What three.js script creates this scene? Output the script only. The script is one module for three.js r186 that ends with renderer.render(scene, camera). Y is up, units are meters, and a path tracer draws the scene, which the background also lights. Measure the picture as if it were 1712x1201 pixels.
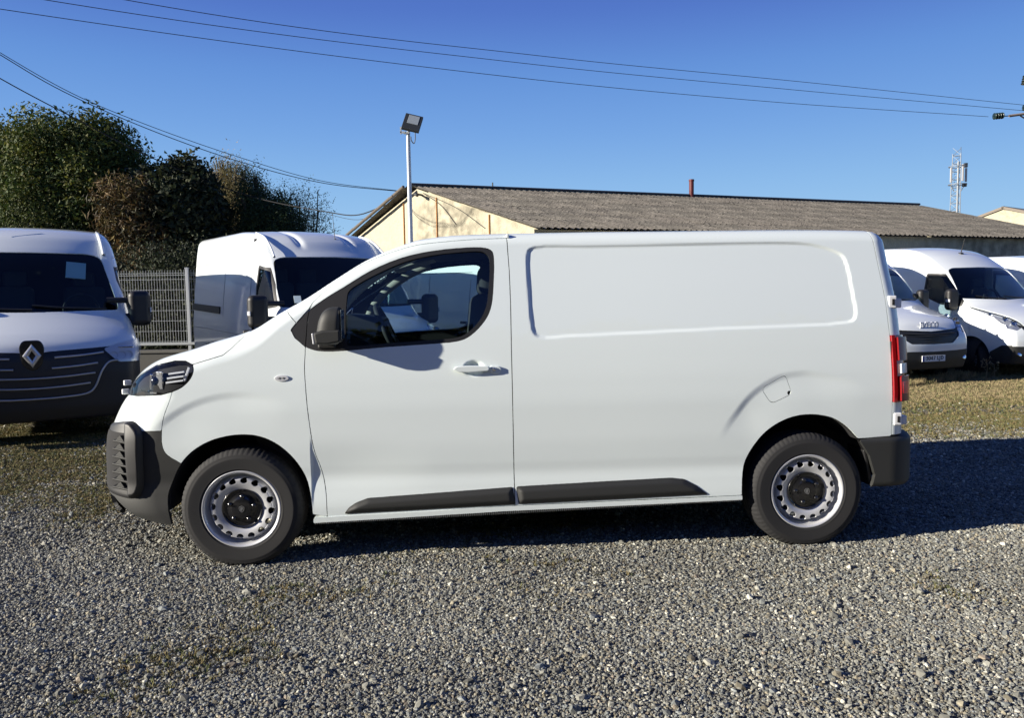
import * as THREE from 'three';
import { mergeGeometries, mergeVertices } from 'three/addons/utils/BufferGeometryUtils.js';
import { RoundedBoxGeometry } from 'three/addons/geometries/RoundedBoxGeometry.js';
import { ImprovedNoise } from 'three/addons/math/ImprovedNoise.js';
import { FontLoader } from 'three/addons/loaders/FontLoader.js';
import { TextGeometry } from 'three/addons/geometries/TextGeometry.js';

// ---------------------------------------------------------------- camera, exposure, sun, sky
const scene = new THREE.Scene();
const R = Math.PI / 180;
const camera = new THREE.PerspectiveCamera(49.93, 1024 / 719, 0.1, 600);
camera.position.set(0, 1.47, 0);
camera.rotation.order = 'YXZ';
camera.rotation.set(-4.26 * R, 0, -0.9 * R);
const renderer = new THREE.WebGLRenderer({ antialias: true });
renderer.setSize(1024, 719);
renderer.toneMapping = THREE.LinearToneMapping;
renderer.toneMappingExposure = 2.0;
renderer.shadowMap.enabled = true;

const SUN_AZ = 17, SUN_EL = 17.5;                      // the light travels to the right and a little away from the camera
const sunDir = new THREE.Vector3(-Math.cos(SUN_AZ * R) * Math.cos(SUN_EL * R), Math.sin(SUN_EL * R), Math.sin(SUN_AZ * R) * Math.cos(SUN_EL * R));
const sun = new THREE.DirectionalLight(new THREE.Color(1, 0.92, 0.79), 5.0);
sun.name = 'sun';
sun.position.copy(sunDir).multiplyScalar(60);
sun.castShadow = true;
sun.shadow.mapSize.set(4096, 4096);
Object.assign(sun.shadow.camera, { left: -40, right: 40, top: 30, bottom: -30, near: 1, far: 160 });
scene.add(sun, sun.target);
{
  // clear autumn sky: one gradient from the pale horizon to the deep blue overhead
  const stops = [[-90, 150, 150, 145], [-2, 160, 190, 220], [0, 178, 212, 238], [4, 160, 202, 238], [8, 140, 186, 234], [12, 118, 165, 227], [16, 101, 147, 217], [20, 84, 119, 199], [24, 75, 107, 190], [40, 56, 82, 150], [90, 40, 58, 112]];
  const w = 512, h = 256, data = new Float32Array(w * h * 4), lin = (c) => Math.pow(c / 255, 2.2) / renderer.toneMappingExposure;
  for (let j = 0; j < h; j++) {
    const el = ((j + 0.5) / h) * 180 - 90;
    let k = 0; while (k < stops.length - 2 && stops[k + 1][0] < el) k++;
    const a = stops[k], b = stops[k + 1], t = Math.min(1, Math.max(0, (el - a[0]) / (b[0] - a[0])));
    for (let i = 0; i < w; i++) for (let c = 0; c < 4; c++) data[(j * w + i) * 4 + c] = c === 3 ? 1 : lin(a[c + 1] + (b[c + 1] - a[c + 1]) * t);
  }
  const t = new THREE.DataTexture(data, w, h, THREE.RGBAFormat, THREE.FloatType);
  t.mapping = THREE.EquirectangularReflectionMapping; t.magFilter = THREE.LinearFilter; t.needsUpdate = true;
  scene.background = t; scene.environment = t;
}

// ---------------------------------------------------------------- small tools
function rng(seed) { return () => { seed = (seed + 0x6d2b79f5) | 0; let t = Math.imul(seed ^ (seed >>> 15), 1 | seed); t = (t + Math.imul(t ^ (t >>> 7), 61 | t)) ^ t; return ((t ^ (t >>> 14)) >>> 0) / 4294967296; }; }
const clamp = (x, a = 0, b = 1) => Math.min(b, Math.max(a, x));
const sstep = (a, b, x) => { const t = clamp((x - a) / (b - a)); return t * t * (3 - 2 * t); };
const mix = (a, b, t) => a + (b - a) * t;
const noise = new ImprovedNoise();
const fbm = (x, y, z = 0, o = 4) => { let s = 0, a = 0.5; for (let i = 0; i < o; i++) { s += a * noise.noise(x, y, z + i * 7.3); x *= 2.03; y *= 2.03; a *= 0.5; } return s; };
const pts = (s) => s.trim().split(/\s+/).map((p) => p.split(',').map(Number));
function curveOf(list) {                                // smooth monotone curve through [x, y] pairs
  const n = list.length, X = list.map((p) => p[0]), Y = list.map((p) => p[1]), d = [], m = new Array(n);
  for (let i = 0; i < n - 1; i++) d.push((Y[i + 1] - Y[i]) / (X[i + 1] - X[i]));
  m[0] = d[0]; m[n - 1] = d[n - 2];
  for (let i = 1; i < n - 1; i++) { if (d[i - 1] * d[i] <= 0) m[i] = 0; else { const h0 = X[i] - X[i - 1], h1 = X[i + 1] - X[i], w1 = 2 * h1 + h0, w2 = h1 + 2 * h0; m[i] = (w1 + w2) / (w1 / d[i - 1] + w2 / d[i]); } }
  const f = (x) => {
    if (x <= X[0]) return Y[0] + m[0] * (x - X[0]);
    if (x >= X[n - 1]) return Y[n - 1] + m[n - 1] * (x - X[n - 1]);
    let i = 0; while (X[i + 1] < x) i++;
    const h = X[i + 1] - X[i], t = (x - X[i]) / h, t2 = t * t, t3 = t2 * t;
    return Y[i] * (2 * t3 - 3 * t2 + 1) + h * m[i] * (t3 - 2 * t2 + t) + Y[i + 1] * (-2 * t3 + 3 * t2) + h * m[i + 1] * (t3 - t2);
  };
  f.slope = (x) => (f(x + 0.002) - f(x - 0.002)) / 0.004;
  return f;
}
function table(f, a, b, n = 800) {                      // a curve sampled once, for speed
  const v = new Float64Array(n + 1); for (let i = 0; i <= n; i++) v[i] = f(a + ((b - a) * i) / n);
  return (x) => { const t = clamp((x - a) / (b - a)) * n, i = Math.min(n - 1, Math.floor(t)); return v[i] + (v[i + 1] - v[i]) * (t - i); };
}
function roundPoly(poly, r, seg = 4) {                  // corners of a polygon rounded off
  const out = [], n = poly.length;
  for (let i = 0; i < n; i++) {
    const p = poly[i], a = poly[(i + n - 1) % n], b = poly[(i + 1) % n];
    const la = Math.hypot(a[0] - p[0], a[1] - p[1]), lb = Math.hypot(b[0] - p[0], b[1] - p[1]);
    if (la < 1e-6 || lb < 1e-6) continue;
    const rr = Math.min(p[2] ?? r, la * 0.45, lb * 0.45);
    const s = [p[0] + ((a[0] - p[0]) / la) * rr, p[1] + ((a[1] - p[1]) / la) * rr], e = [p[0] + ((b[0] - p[0]) / lb) * rr, p[1] + ((b[1] - p[1]) / lb) * rr];
    for (let k = 0; k <= seg; k++) { const t = k / seg, u = 1 - t; out.push([u * u * s[0] + 2 * u * t * p[0] + t * t * e[0], u * u * s[1] + 2 * u * t * p[1] + t * t * e[1]]); }
  }
  return out;
}
function smoothLine(poly, n = 4, closed = false) {      // Catmull-Rom through the points
  const c = new THREE.CatmullRomCurve3(poly.map((p) => new THREE.Vector3(p[0], p[1], 0)), closed, 'centripetal');
  return c.getPoints(poly.length * n).map((p) => [p.x, p.y]).slice(0, closed ? -1 : undefined);
}
function sdf(poly) {                                    // signed distance to a polygon, positive inside
  let x0 = 1e9, x1 = -1e9, y0 = 1e9, y1 = -1e9; const n = poly.length;
  for (const p of poly) { x0 = Math.min(x0, p[0]); x1 = Math.max(x1, p[0]); y0 = Math.min(y0, p[1]); y1 = Math.max(y1, p[1]); }
  return (x, y) => {
    const bx = Math.max(x0 - x, x - x1, 0), by = Math.max(y0 - y, y - y1, 0);
    if (bx > 0.08 || by > 0.08) return -Math.hypot(bx, by);
    let d = 1e9, inside = false;
    for (let i = 0, j = n - 1; i < n; j = i++) {
      const a = poly[j], b = poly[i], ex = b[0] - a[0], ey = b[1] - a[1], wx = x - a[0], wy = y - a[1];
      const t = clamp((wx * ex + wy * ey) / (ex * ex + ey * ey || 1e-12)), dx = wx - ex * t, dy = wy - ey * t;
      d = Math.min(d, dx * dx + dy * dy);
      if (a[1] > y !== b[1] > y && x < (ex * (y - a[1])) / ey + a[0]) inside = !inside;
    }
    return inside ? Math.sqrt(d) : -Math.sqrt(d);
  };
}

// ---------------------------------------------------------------- naming and grouping
const taken = {};
function numbered(name) { const k = (taken[name] = (taken[name] ?? -1) + 1); return k ? `${name}_${String(k).padStart(3, '0')}` : name; }
function tag(o, label, category, group) { o.userData.label = label; o.userData.category = category; if (group) o.userData.group = group; return o; }
function thing(name, label, category, [x, y, z] = [0, 0, 0], turn = 0, group) { const o = new THREE.Group(); o.name = numbered(name); o.position.set(x, y, z); o.rotation.y = turn; tag(o, label, category, group); scene.add(o); return o; }
function part(name, geo, mat, parent, label) {
  const m = new THREE.Mesh(geo, mat); m.name = parent === scene ? numbered(name) : name; m.castShadow = m.receiveShadow = true;
  if (label) m.userData.label = label; parent.add(m); return m;
}
function copyOf(o, label, [x, y, z], turn, scale) {
  const c = o.clone(); c.name = numbered(o.name.replace(/_\d{3}$/, '')); c.userData = { ...o.userData, label }; c.position.set(x, y, z); c.rotation.y = turn; if (scale) c.scale.setScalar(scale);
  scene.add(c); return c;
}
const structure = (o) => { o.userData.kind = 'structure'; return o; };
const M4 = (x, y, z, rx = 0, ry = 0, rz = 0, s = 1) => new THREE.Matrix4().compose(new THREE.Vector3(x, y, z), new THREE.Quaternion().setFromEuler(new THREE.Euler(rx, ry, rz)), Array.isArray(s) ? new THREE.Vector3(...s) : new THREE.Vector3(s, s, s));
const placed = (g, ...a) => g.applyMatrix4(M4(...a));
function clean(g) {
  for (const k of Object.keys(g.attributes)) if (!['position', 'normal', 'uv'].includes(k)) g.deleteAttribute(k);
  const n = g.attributes.position.count;
  if (!g.attributes.uv) g.setAttribute('uv', new THREE.BufferAttribute(new Float32Array(n * 2), 2));
  if (!g.attributes.normal) g.computeVertexNormals();
  if (!g.index) g.setIndex(Array.from({ length: n }, (_, i) => i));
  g.clearGroups(); g.morphAttributes = {};
  return g;
}
const join = (...gs) => mergeGeometries(gs.flat().filter(Boolean).map(clean));
const rbox = (w, h, d, r = 0.01, seg = 2) => new RoundedBoxGeometry(w, h, d, seg, Math.min(r, w / 2.01, h / 2.01, d / 2.01));
const bx = (w, h, d, x, y, z, rx = 0, ry = 0, rz = 0) => placed(new THREE.BoxGeometry(w, h, d), x, y, z, rx, ry, rz);
const rb = (w, h, d, r, x, y, z, rx = 0, ry = 0, rz = 0) => placed(rbox(w, h, d, r), x, y, z, rx, ry, rz);
function bar(a, b, r, seg = 8, r2 = r) { const A = new THREE.Vector3(...a), B = new THREE.Vector3(...b), d = B.clone().sub(A), g = new THREE.CylinderGeometry(r2, r, d.length(), seg); g.applyQuaternion(new THREE.Quaternion().setFromUnitVectors(new THREE.Vector3(0, 1, 0), d.normalize())); g.translate(...A.add(B).multiplyScalar(0.5).toArray()); return g; }
const tube = (list, r, n = 40, seg = 6) => new THREE.TubeGeometry(new THREE.CatmullRomCurve3(list.map((p) => new THREE.Vector3(...p))), n, r, seg);
const lathe = (profile, seg = 64) => new THREE.LatheGeometry(profile.map((p) => new THREE.Vector2(...p)), seg);
function plate(poly, depth, bevel = 0, holes = []) {     // a flat outline with thickness, from z = 0 to z = depth
  const s = new THREE.Shape(poly.map((p) => new THREE.Vector2(...p))); for (const h of holes) s.holes.push(new THREE.Path(h.map((p) => new THREE.Vector2(...p))));
  return new THREE.ExtrudeGeometry(s, { depth, bevelEnabled: bevel > 0, bevelSize: bevel, bevelThickness: bevel, bevelSegments: 2, bevelOffset: -bevel });
}
function mirrored(g) {                                   // the other side of a symmetrical thing
  const q = clean(g.clone()), p = q.attributes.position, n = q.attributes.normal, i = q.index.array;
  for (const a of [p, n]) for (let k = 0; k < a.count; k++) a.setZ(k, -a.getZ(k));
  for (let k = 0; k < i.length; k += 3) { const t = i[k]; i[k] = i[k + 1]; i[k + 1] = t; }
  return q;
}

// ---------------------------------------------------------------- curved bodies: sheets taken from a solid given by a distance function, cut along outlines
const fil = (a, b, r) => { const u = Math.max(a + r, 0), v = Math.max(b + r, 0); return Math.min(Math.max(a + r, b + r), 0) + Math.hypot(u, v) - r; };
const steps = (a, b, d) => { const n = Math.max(1, Math.round((b - a) / d)), o = []; for (let i = 0; i <= n; i++) o.push(a + ((b - a) * i) / n); return o; };
// axis z: columns over (x, y); axis x: columns over (z, y); axis y: columns over (x, z). From `from` inwards to `to`.
function sheet(F, axis, U, V, from, to) {
  const nu = U.length, nv = V.length, id = new Int32Array(nu * nv).fill(-1), P = [], N = [], T = [];
  const at = axis === 'z' ? (u, v, t) => [u, v, t] : axis === 'x' ? (u, v, t) => [t, v, u] : (u, v, t) => [u, t, v];
  for (let j = 0; j < nv; j++) for (let i = 0; i < nu; i++) {
    const u = U[i], v = V[j];
    let a = from, b = to; const q = at(u, v, b);
    if (F(...q) > 0) continue;
    for (let k = 0; k < 24; k++) { const m = (a + b) / 2, w = at(u, v, m); if (F(w[0], w[1], w[2]) > 0) a = m; else b = m; }
    const p = at(u, v, (a + b) / 2), e = 0.003;
    const n = [F(p[0] + e, p[1], p[2]) - F(p[0] - e, p[1], p[2]), F(p[0], p[1] + e, p[2]) - F(p[0], p[1] - e, p[2]), F(p[0], p[1], p[2] + e) - F(p[0], p[1], p[2] - e)];
    const l = Math.hypot(...n) || 1;
    id[j * nu + i] = P.length / 3; P.push(...p); N.push(n[0] / l, n[1] / l, n[2] / l);
  }
  const flip = (axis === 'z' ? 1 : axis === 'x' ? -1 : -1) * (from > to ? 1 : -1) < 0;
  const tri = (a, b, c) => (flip ? T.push(a, c, b) : T.push(a, b, c));
  for (let j = 0; j < nv - 1; j++) for (let i = 0; i < nu - 1; i++) {
    const a = id[j * nu + i], b = id[j * nu + i + 1], c = id[(j + 1) * nu + i + 1], d = id[(j + 1) * nu + i];
    if (a >= 0 && b >= 0 && c >= 0) tri(a, b, c);
    if (a >= 0 && c >= 0 && d >= 0) tri(a, c, d);
  }
  return { P, N, T };
}
function cut(m, f) {                                     // the part of a sheet where f(position, normal) > 0
  const n = m.P.length / 3, v = new Float64Array(n), P = [], N = [], T = [], map = new Int32Array(n).fill(-1), mids = new Map();
  for (let i = 0; i < n; i++) v[i] = f(m.P[3 * i], m.P[3 * i + 1], m.P[3 * i + 2], m.N[3 * i], m.N[3 * i + 1], m.N[3 * i + 2]);
  const keep = (i) => { if (map[i] < 0) { map[i] = P.length / 3; P.push(m.P[3 * i], m.P[3 * i + 1], m.P[3 * i + 2]); N.push(m.N[3 * i], m.N[3 * i + 1], m.N[3 * i + 2]); } return map[i]; };
  const mid = (i, j) => {
    const key = i < j ? i * n + j : j * n + i; let k = mids.get(key);
    if (k === undefined) {
      let lo = 0, hi = 1, vi = v[i], t = vi / (vi - v[j]);
      for (let s = 0; s < 5; s++) {                      // along the edge, where the outline really crosses it
        const q = [0, 1, 2].map((c) => mix(m.P[3 * i + c], m.P[3 * j + c], t)), w = [0, 1, 2].map((c) => mix(m.N[3 * i + c], m.N[3 * j + c], t)), val = f(q[0], q[1], q[2], w[0], w[1], w[2]);
        if (val > 0 === vi > 0) lo = t; else hi = t;
        t = s < 4 ? (lo + hi) / 2 : t;
      }
      k = P.length / 3; const l = [0, 1, 2].map((c) => mix(m.N[3 * i + c], m.N[3 * j + c], t)), h = Math.hypot(...l) || 1;
      for (let c = 0; c < 3; c++) P.push(mix(m.P[3 * i + c], m.P[3 * j + c], t)); for (let c = 0; c < 3; c++) N.push(l[c] / h);
      mids.set(key, k);
    }
    return k;
  };
  for (let t = 0; t < m.T.length; t += 3) {
    const a = m.T[t], b = m.T[t + 1], c = m.T[t + 2], s = (v[a] > 0) + (v[b] > 0) + (v[c] > 0);
    if (s === 0) continue;
    if (s === 3) { T.push(keep(a), keep(b), keep(c)); continue; }
    let [p, q, r] = [a, b, c];
    if (s === 1) { while (!(v[p] > 0)) [p, q, r] = [q, r, p]; T.push(keep(p), mid(p, q), mid(p, r)); }
    else { while (v[p] > 0) [p, q, r] = [q, r, p]; const x = mid(p, q), y = mid(p, r); T.push(x, keep(q), keep(r), x, keep(r), y); }
  }
  return { P, N, T };
}
// A sheet as geometry: moved along its normals by `lift` (a number or a function of position), with a turned-in edge `lip` deep
function skin(m, { lip = 0, lift = 0, uv = 0 } = {}) {
  const n = m.P.length / 3, P = new Float32Array(m.P.length), up = typeof lift === 'function' ? lift : () => lift;
  for (let i = 0; i < n; i++) { const h = up(m.P[3 * i], m.P[3 * i + 1], m.P[3 * i + 2]); for (let c = 0; c < 3; c++) P[3 * i + c] = m.P[3 * i + c] + m.N[3 * i + c] * h; }
  const g = new THREE.BufferGeometry(); g.setAttribute('position', new THREE.BufferAttribute(P, 3)); g.setAttribute('normal', new THREE.BufferAttribute(new Float32Array(m.N), 3)); g.setIndex(m.T.slice());
  if (typeof lift === 'function') g.computeVertexNormals();
  if (!lip) return clean(g);
  const edges = new Map(), key = (a, b) => a * n + b;
  for (let t = 0; t < m.T.length; t += 3) for (let k = 0; k < 3; k++) edges.set(key(m.T[t + k], m.T[t + ((k + 1) % 3)]), 1);
  const Q = [];
  for (let t = 0; t < m.T.length; t += 3) for (let k = 0; k < 3; k++) {
    const a = m.T[t + k], b = m.T[t + ((k + 1) % 3)]; if (edges.has(key(b, a))) continue;
    const A = [0, 1, 2].map((c) => P[3 * a + c]), B = [0, 1, 2].map((c) => P[3 * b + c]), C = [0, 1, 2].map((c) => B[c] - m.N[3 * b + c] * lip), D = [0, 1, 2].map((c) => A[c] - m.N[3 * a + c] * lip);
    Q.push(...B, ...A, ...D, ...B, ...D, ...C);
  }
  const s = new THREE.BufferGeometry(); s.setAttribute('position', new THREE.BufferAttribute(new Float32Array(Q), 3)); s.computeVertexNormals();
  return join(g, s);
}

// ---------------------------------------------------------------- materials
function texture(w, h, paint, srgb = true) {             // paint(x, y) in 0..1 -> [r, g, b] or one grey value; repeats in both directions
  const d = new Uint8Array(w * h * 4);
  for (let j = 0; j < h; j++) for (let i = 0; i < w; i++) { const c = paint(i / w, j / h), k = (j * w + i) * 4; for (let q = 0; q < 3; q++) d[k + q] = clamp(Array.isArray(c) ? c[q] : c) * 255; d[k + 3] = 255; }
  const t = new THREE.DataTexture(d, w, h); t.wrapS = t.wrapT = THREE.RepeatWrapping; t.magFilter = THREE.LinearFilter; t.colorSpace = srgb ? THREE.SRGBColorSpace : THREE.NoColorSpace; t.needsUpdate = true;
  return t;
}
const loopNoise = (x, y, f, o = 4, s = 0) => {           // noise that joins up at the edges of a texture
  let v = 0, a = 0.5; for (let k = 0; k < o; k++) { const X = x * f, Y = y * f, n = (i, j) => noise.noise(X - i * f + s, Y - j * f + s, k * 3.7 + s); v += a * mix(mix(n(0, 0), n(1, 0), x), mix(n(0, 1), n(1, 1), x), y); f *= 2; a *= 0.5; } return v;
};
const lin = (r, g, b) => new THREE.Color().setRGB(r, g, b);
const std = (r, g, b, o = {}) => new THREE.MeshStandardMaterial({ color: lin(r, g, b), roughness: 0.6, side: THREE.DoubleSide, ...o });
const phys = (r, g, b, o = {}) => new THREE.MeshPhysicalMaterial({ color: lin(r, g, b), roughness: 0.6, side: THREE.DoubleSide, ...o });
const mat = {
  paint: phys(0.735, 0.805, 0.8, { roughness: 0.42, clearcoat: 1, clearcoatRoughness: 0.03 }),
  paintFar: phys(0.75, 0.79, 0.79, { roughness: 0.4, clearcoat: 1, clearcoatRoughness: 0.05 }),
  inner: std(0.012, 0.012, 0.013, { roughness: 0.9 }),
  plastic: std(0.015, 0.015, 0.016, { roughness: 0.5 }),
  plasticMatt: std(0.021, 0.022, 0.021, { roughness: 0.62 }),
  gloss: phys(0.01, 0.01, 0.011, { roughness: 0.25, clearcoat: 0.6, clearcoatRoughness: 0.1 }),
  rubber: std(0.016, 0.016, 0.017, { roughness: 0.8 }),
  seal: std(0.012, 0.012, 0.013, { roughness: 0.55 }),
  silver: std(0.6, 0.61, 0.63, { roughness: 0.38, metalness: 0.4 }),
  chrome: std(0.75, 0.76, 0.78, { roughness: 0.08, metalness: 1 }),
  satin: std(0.5, 0.51, 0.53, { roughness: 0.3, metalness: 0.9 }),
  glass: phys(0.62, 0.74, 0.76, { roughness: 0, transmission: 1, thickness: 0, ior: 1.5 }),
  glassDark: phys(0.34, 0.42, 0.45, { roughness: 0, transmission: 1, thickness: 0, ior: 1.5 }),
  lens: phys(0.93, 0.95, 0.97, { roughness: 0, transmission: 1, thickness: 0, ior: 1.5 }),
  red: phys(0.26, 0.004, 0.007, { roughness: 0.12, clearcoat: 1, clearcoatRoughness: 0.02 }),
  redBright: phys(0.85, 0.03, 0.025, { roughness: 0.3, clearcoat: 1, clearcoatRoughness: 0.02 }),
  redDeep: phys(0.2, 0.004, 0.006, { roughness: 0.3, clearcoat: 0.5, clearcoatRoughness: 0.1 }),
  clear: phys(0.62, 0.63, 0.65, { roughness: 0.15, clearcoat: 1 }),
  fabric: std(0.03, 0.031, 0.034, { roughness: 0.95 }),
  trim: std(0.33, 0.32, 0.28, { roughness: 0.85 }),
  dash: std(0.02, 0.021, 0.024, { roughness: 0.7 }),
  white: std(0.75, 0.76, 0.76, { roughness: 0.5 }),
  paper: std(0.62, 0.74, 0.72, { roughness: 0.9 }),
  galv: std(0.42, 0.45, 0.48, { roughness: 0.5, metalness: 0.35 }),
  dark: std(0.03, 0.033, 0.033, { roughness: 0.5 }),
};

// ---------------------------------------------------------------- the white compact panel van (front axle at the origin, front towards -x, near side +z)
const AXLE = 0.325, BASE = 3.275;
function steelWheel() {                                  // axle along z, outer face towards +z
  const g = new THREE.Group();
  const seg = 144, prof = [], o = 0.343;                 // tyre outline from the outer bead over the tread to the inner bead: [radius, z, shoulder?]
  for (const p of [[0.206, 0.0], [0.214, 0.012], [0.228, 0.02], [0.232, 0.0215], [0.236, 0.02], [0.26, 0.0235], [0.285, 0.024], [0.29, 0.0252], [0.295, 0.0235], [0.308, 0.02], [0.312, 0.0205, 1], [0.325, 0.012, 1], [0.336, -0.002, 1], [0.3405, -0.014, 1], [o, -0.04, 1], [o, -0.046], [o - 0.008, -0.048], [o - 0.008, -0.056], [o, -0.058], [o, -0.088], [o - 0.008, -0.09], [o - 0.008, -0.1], [o, -0.102], [o, -0.132], [o - 0.008, -0.134], [o - 0.008, -0.142], [o, -0.144], [o, -0.15], [0.3405, -0.176, 1], [0.325, -0.2, 1], [0.29, -0.212], [0.232, -0.21], [0.206, -0.19]]) prof.push(p);
  const P = [], I = [];
  for (let i = 0; i <= seg * 2; i++) { const a = (i / (seg * 2)) * Math.PI * 2, slot = i % 4 === 0; for (const [r, z, s] of prof) { const q = s && slot && r > 0.318 ? r - 0.0035 : r; P.push(q * Math.cos(a), q * Math.sin(a), z); } }
  const k = prof.length;
  for (let i = 0; i < seg * 2; i++) for (let j = 0; j < k - 1; j++) { const a = i * k + j, b = a + 1, c = a + k, d = c + 1; I.push(a, c, b, b, c, d); }
  const t = new THREE.BufferGeometry(); t.setAttribute('position', new THREE.BufferAttribute(new Float32Array(P), 3)); t.setIndex(I); t.computeVertexNormals();
  part('tyre', clean(t), mat.rubber, g);
  // rim: outer flange, bead seat, drop centre; disc with sixteen oval openings
  const flange = placed(lathe([[0.19, -0.17], [0.2, -0.19], [0.206, -0.2], [0.2, -0.17], [0.176, -0.15], [0.172, -0.09], [0.178, -0.06], [0.196, -0.045], [0.2005, -0.02], [0.201, 0.004], [0.206, 0.014], [0.214, 0.0185], [0.219, 0.018], [0.2215, 0.013], [0.221, 0.006]], 96), 0, 0, 0, Math.PI / 2);
  const disc = { P: [], N: [], T: [] }, nr = 22, na = 288, h = (r) => -0.014 + 0.02 * Math.sin(clamp((r - 0.1) / 0.062) * Math.PI * 0.5) - 0.05 * sstep(0.166, 0.19, r) ** 1.2;
  for (let i = 0; i <= na; i++) for (let j = 0; j <= nr; j++) { const a = (i / na) * Math.PI * 2, r = 0.098 + (0.19 - 0.098) * (j / nr), s = (h(r + 0.001) - h(r - 0.001)) / 0.002, l = Math.hypot(1, s); disc.P.push(r * Math.cos(a), r * Math.sin(a), h(r)); disc.N.push((-s * Math.cos(a)) / l, (-s * Math.sin(a)) / l, 1 / l); }
  for (let i = 0; i < na; i++) for (let j = 0; j < nr; j++) { const a = i * (nr + 1) + j; disc.T.push(a, a + 1, a + nr + 2, a, a + nr + 2, a + nr + 1); }
  const holes = (x, y) => { const r = Math.hypot(x, y), a = Math.atan2(y, x) + 0.1, w = (Math.PI * 2) / 16, d = a - Math.round(a / w) * w; return Math.hypot((d * r) / 0.0195, (r - 0.1625) / 0.0175) - 1; };
  part('rim', join(flange, skin(cut(disc, (x, y) => holes(x, y)), { lip: 0.006 })), mat.silver, g);
  part('brake_drum', placed(new THREE.CylinderGeometry(0.15, 0.15, 0.05, 40), 0, 0, -0.11, Math.PI / 2), mat.inner, g);
  // black centre cap with bolt covers and a small shield badge
  const cap = [placed(lathe([[0, -0.004], [0.05, -0.004], [0.06, -0.012], [0.082, -0.018], [0.1, -0.022], [0.108, -0.012], [0.112, -0.012], [0.113, -0.022], [0.11, -0.035]], 64), 0, 0, 0, Math.PI / 2)];
  for (let i = 0; i < 5; i++) { const a = (i / 5) * Math.PI * 2 + 0.25; cap.push(placed(lathe([[0, 0.004], [0.006, 0.004], [0.0075, -0.001], [0.011, -0.001], [0.0125, -0.004], [0.0125, -0.03]], 20), 0.07 * Math.cos(a), 0.07 * Math.sin(a), 0, Math.PI / 2)); cap.push(bx(0.004, 0.012, 0.004, 0.09 * Math.cos(a + 0.2), 0.09 * Math.sin(a + 0.2), -0.017, 0, 0, a)); }
  part('hub_cap', join(cap).translate(0, 0, 0.013), mat.gloss, g);
  const shield = roundPoly([[-0.015, 0.012], [0, 0.019], [0.015, 0.012], [0.014, -0.008], [0, -0.021], [-0.014, -0.008]], 0.004), inner = shield.map(([x, y]) => [x * 0.8, y * 0.8]);
  const head = roundPoly([[-0.006, 0.009], [0.004, 0.011], [0.009, 0.004], [0.006, 0.001], [0.008, -0.004], [0.002, -0.004], [0.001, -0.012], [-0.007, -0.009], [-0.009, 0.001]], 0.002);
  part('badge', join(placed(plate(shield, 0.003, 0, [inner]), 0, 0, 0.0085), placed(plate(head, 0.003), 0, 0, 0.0085)), mat.satin, g);
  return g;
}
function addWheel(root, proto, x, y, z, turn, spin = 0) { const w = proto.clone(); w.name = 'wheel'; w.position.set(x, y, z); w.rotation.order = 'YXZ'; w.rotation.set(0, turn, spin); root.add(w); return w; }
const wheelProto = steelWheel();

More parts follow.
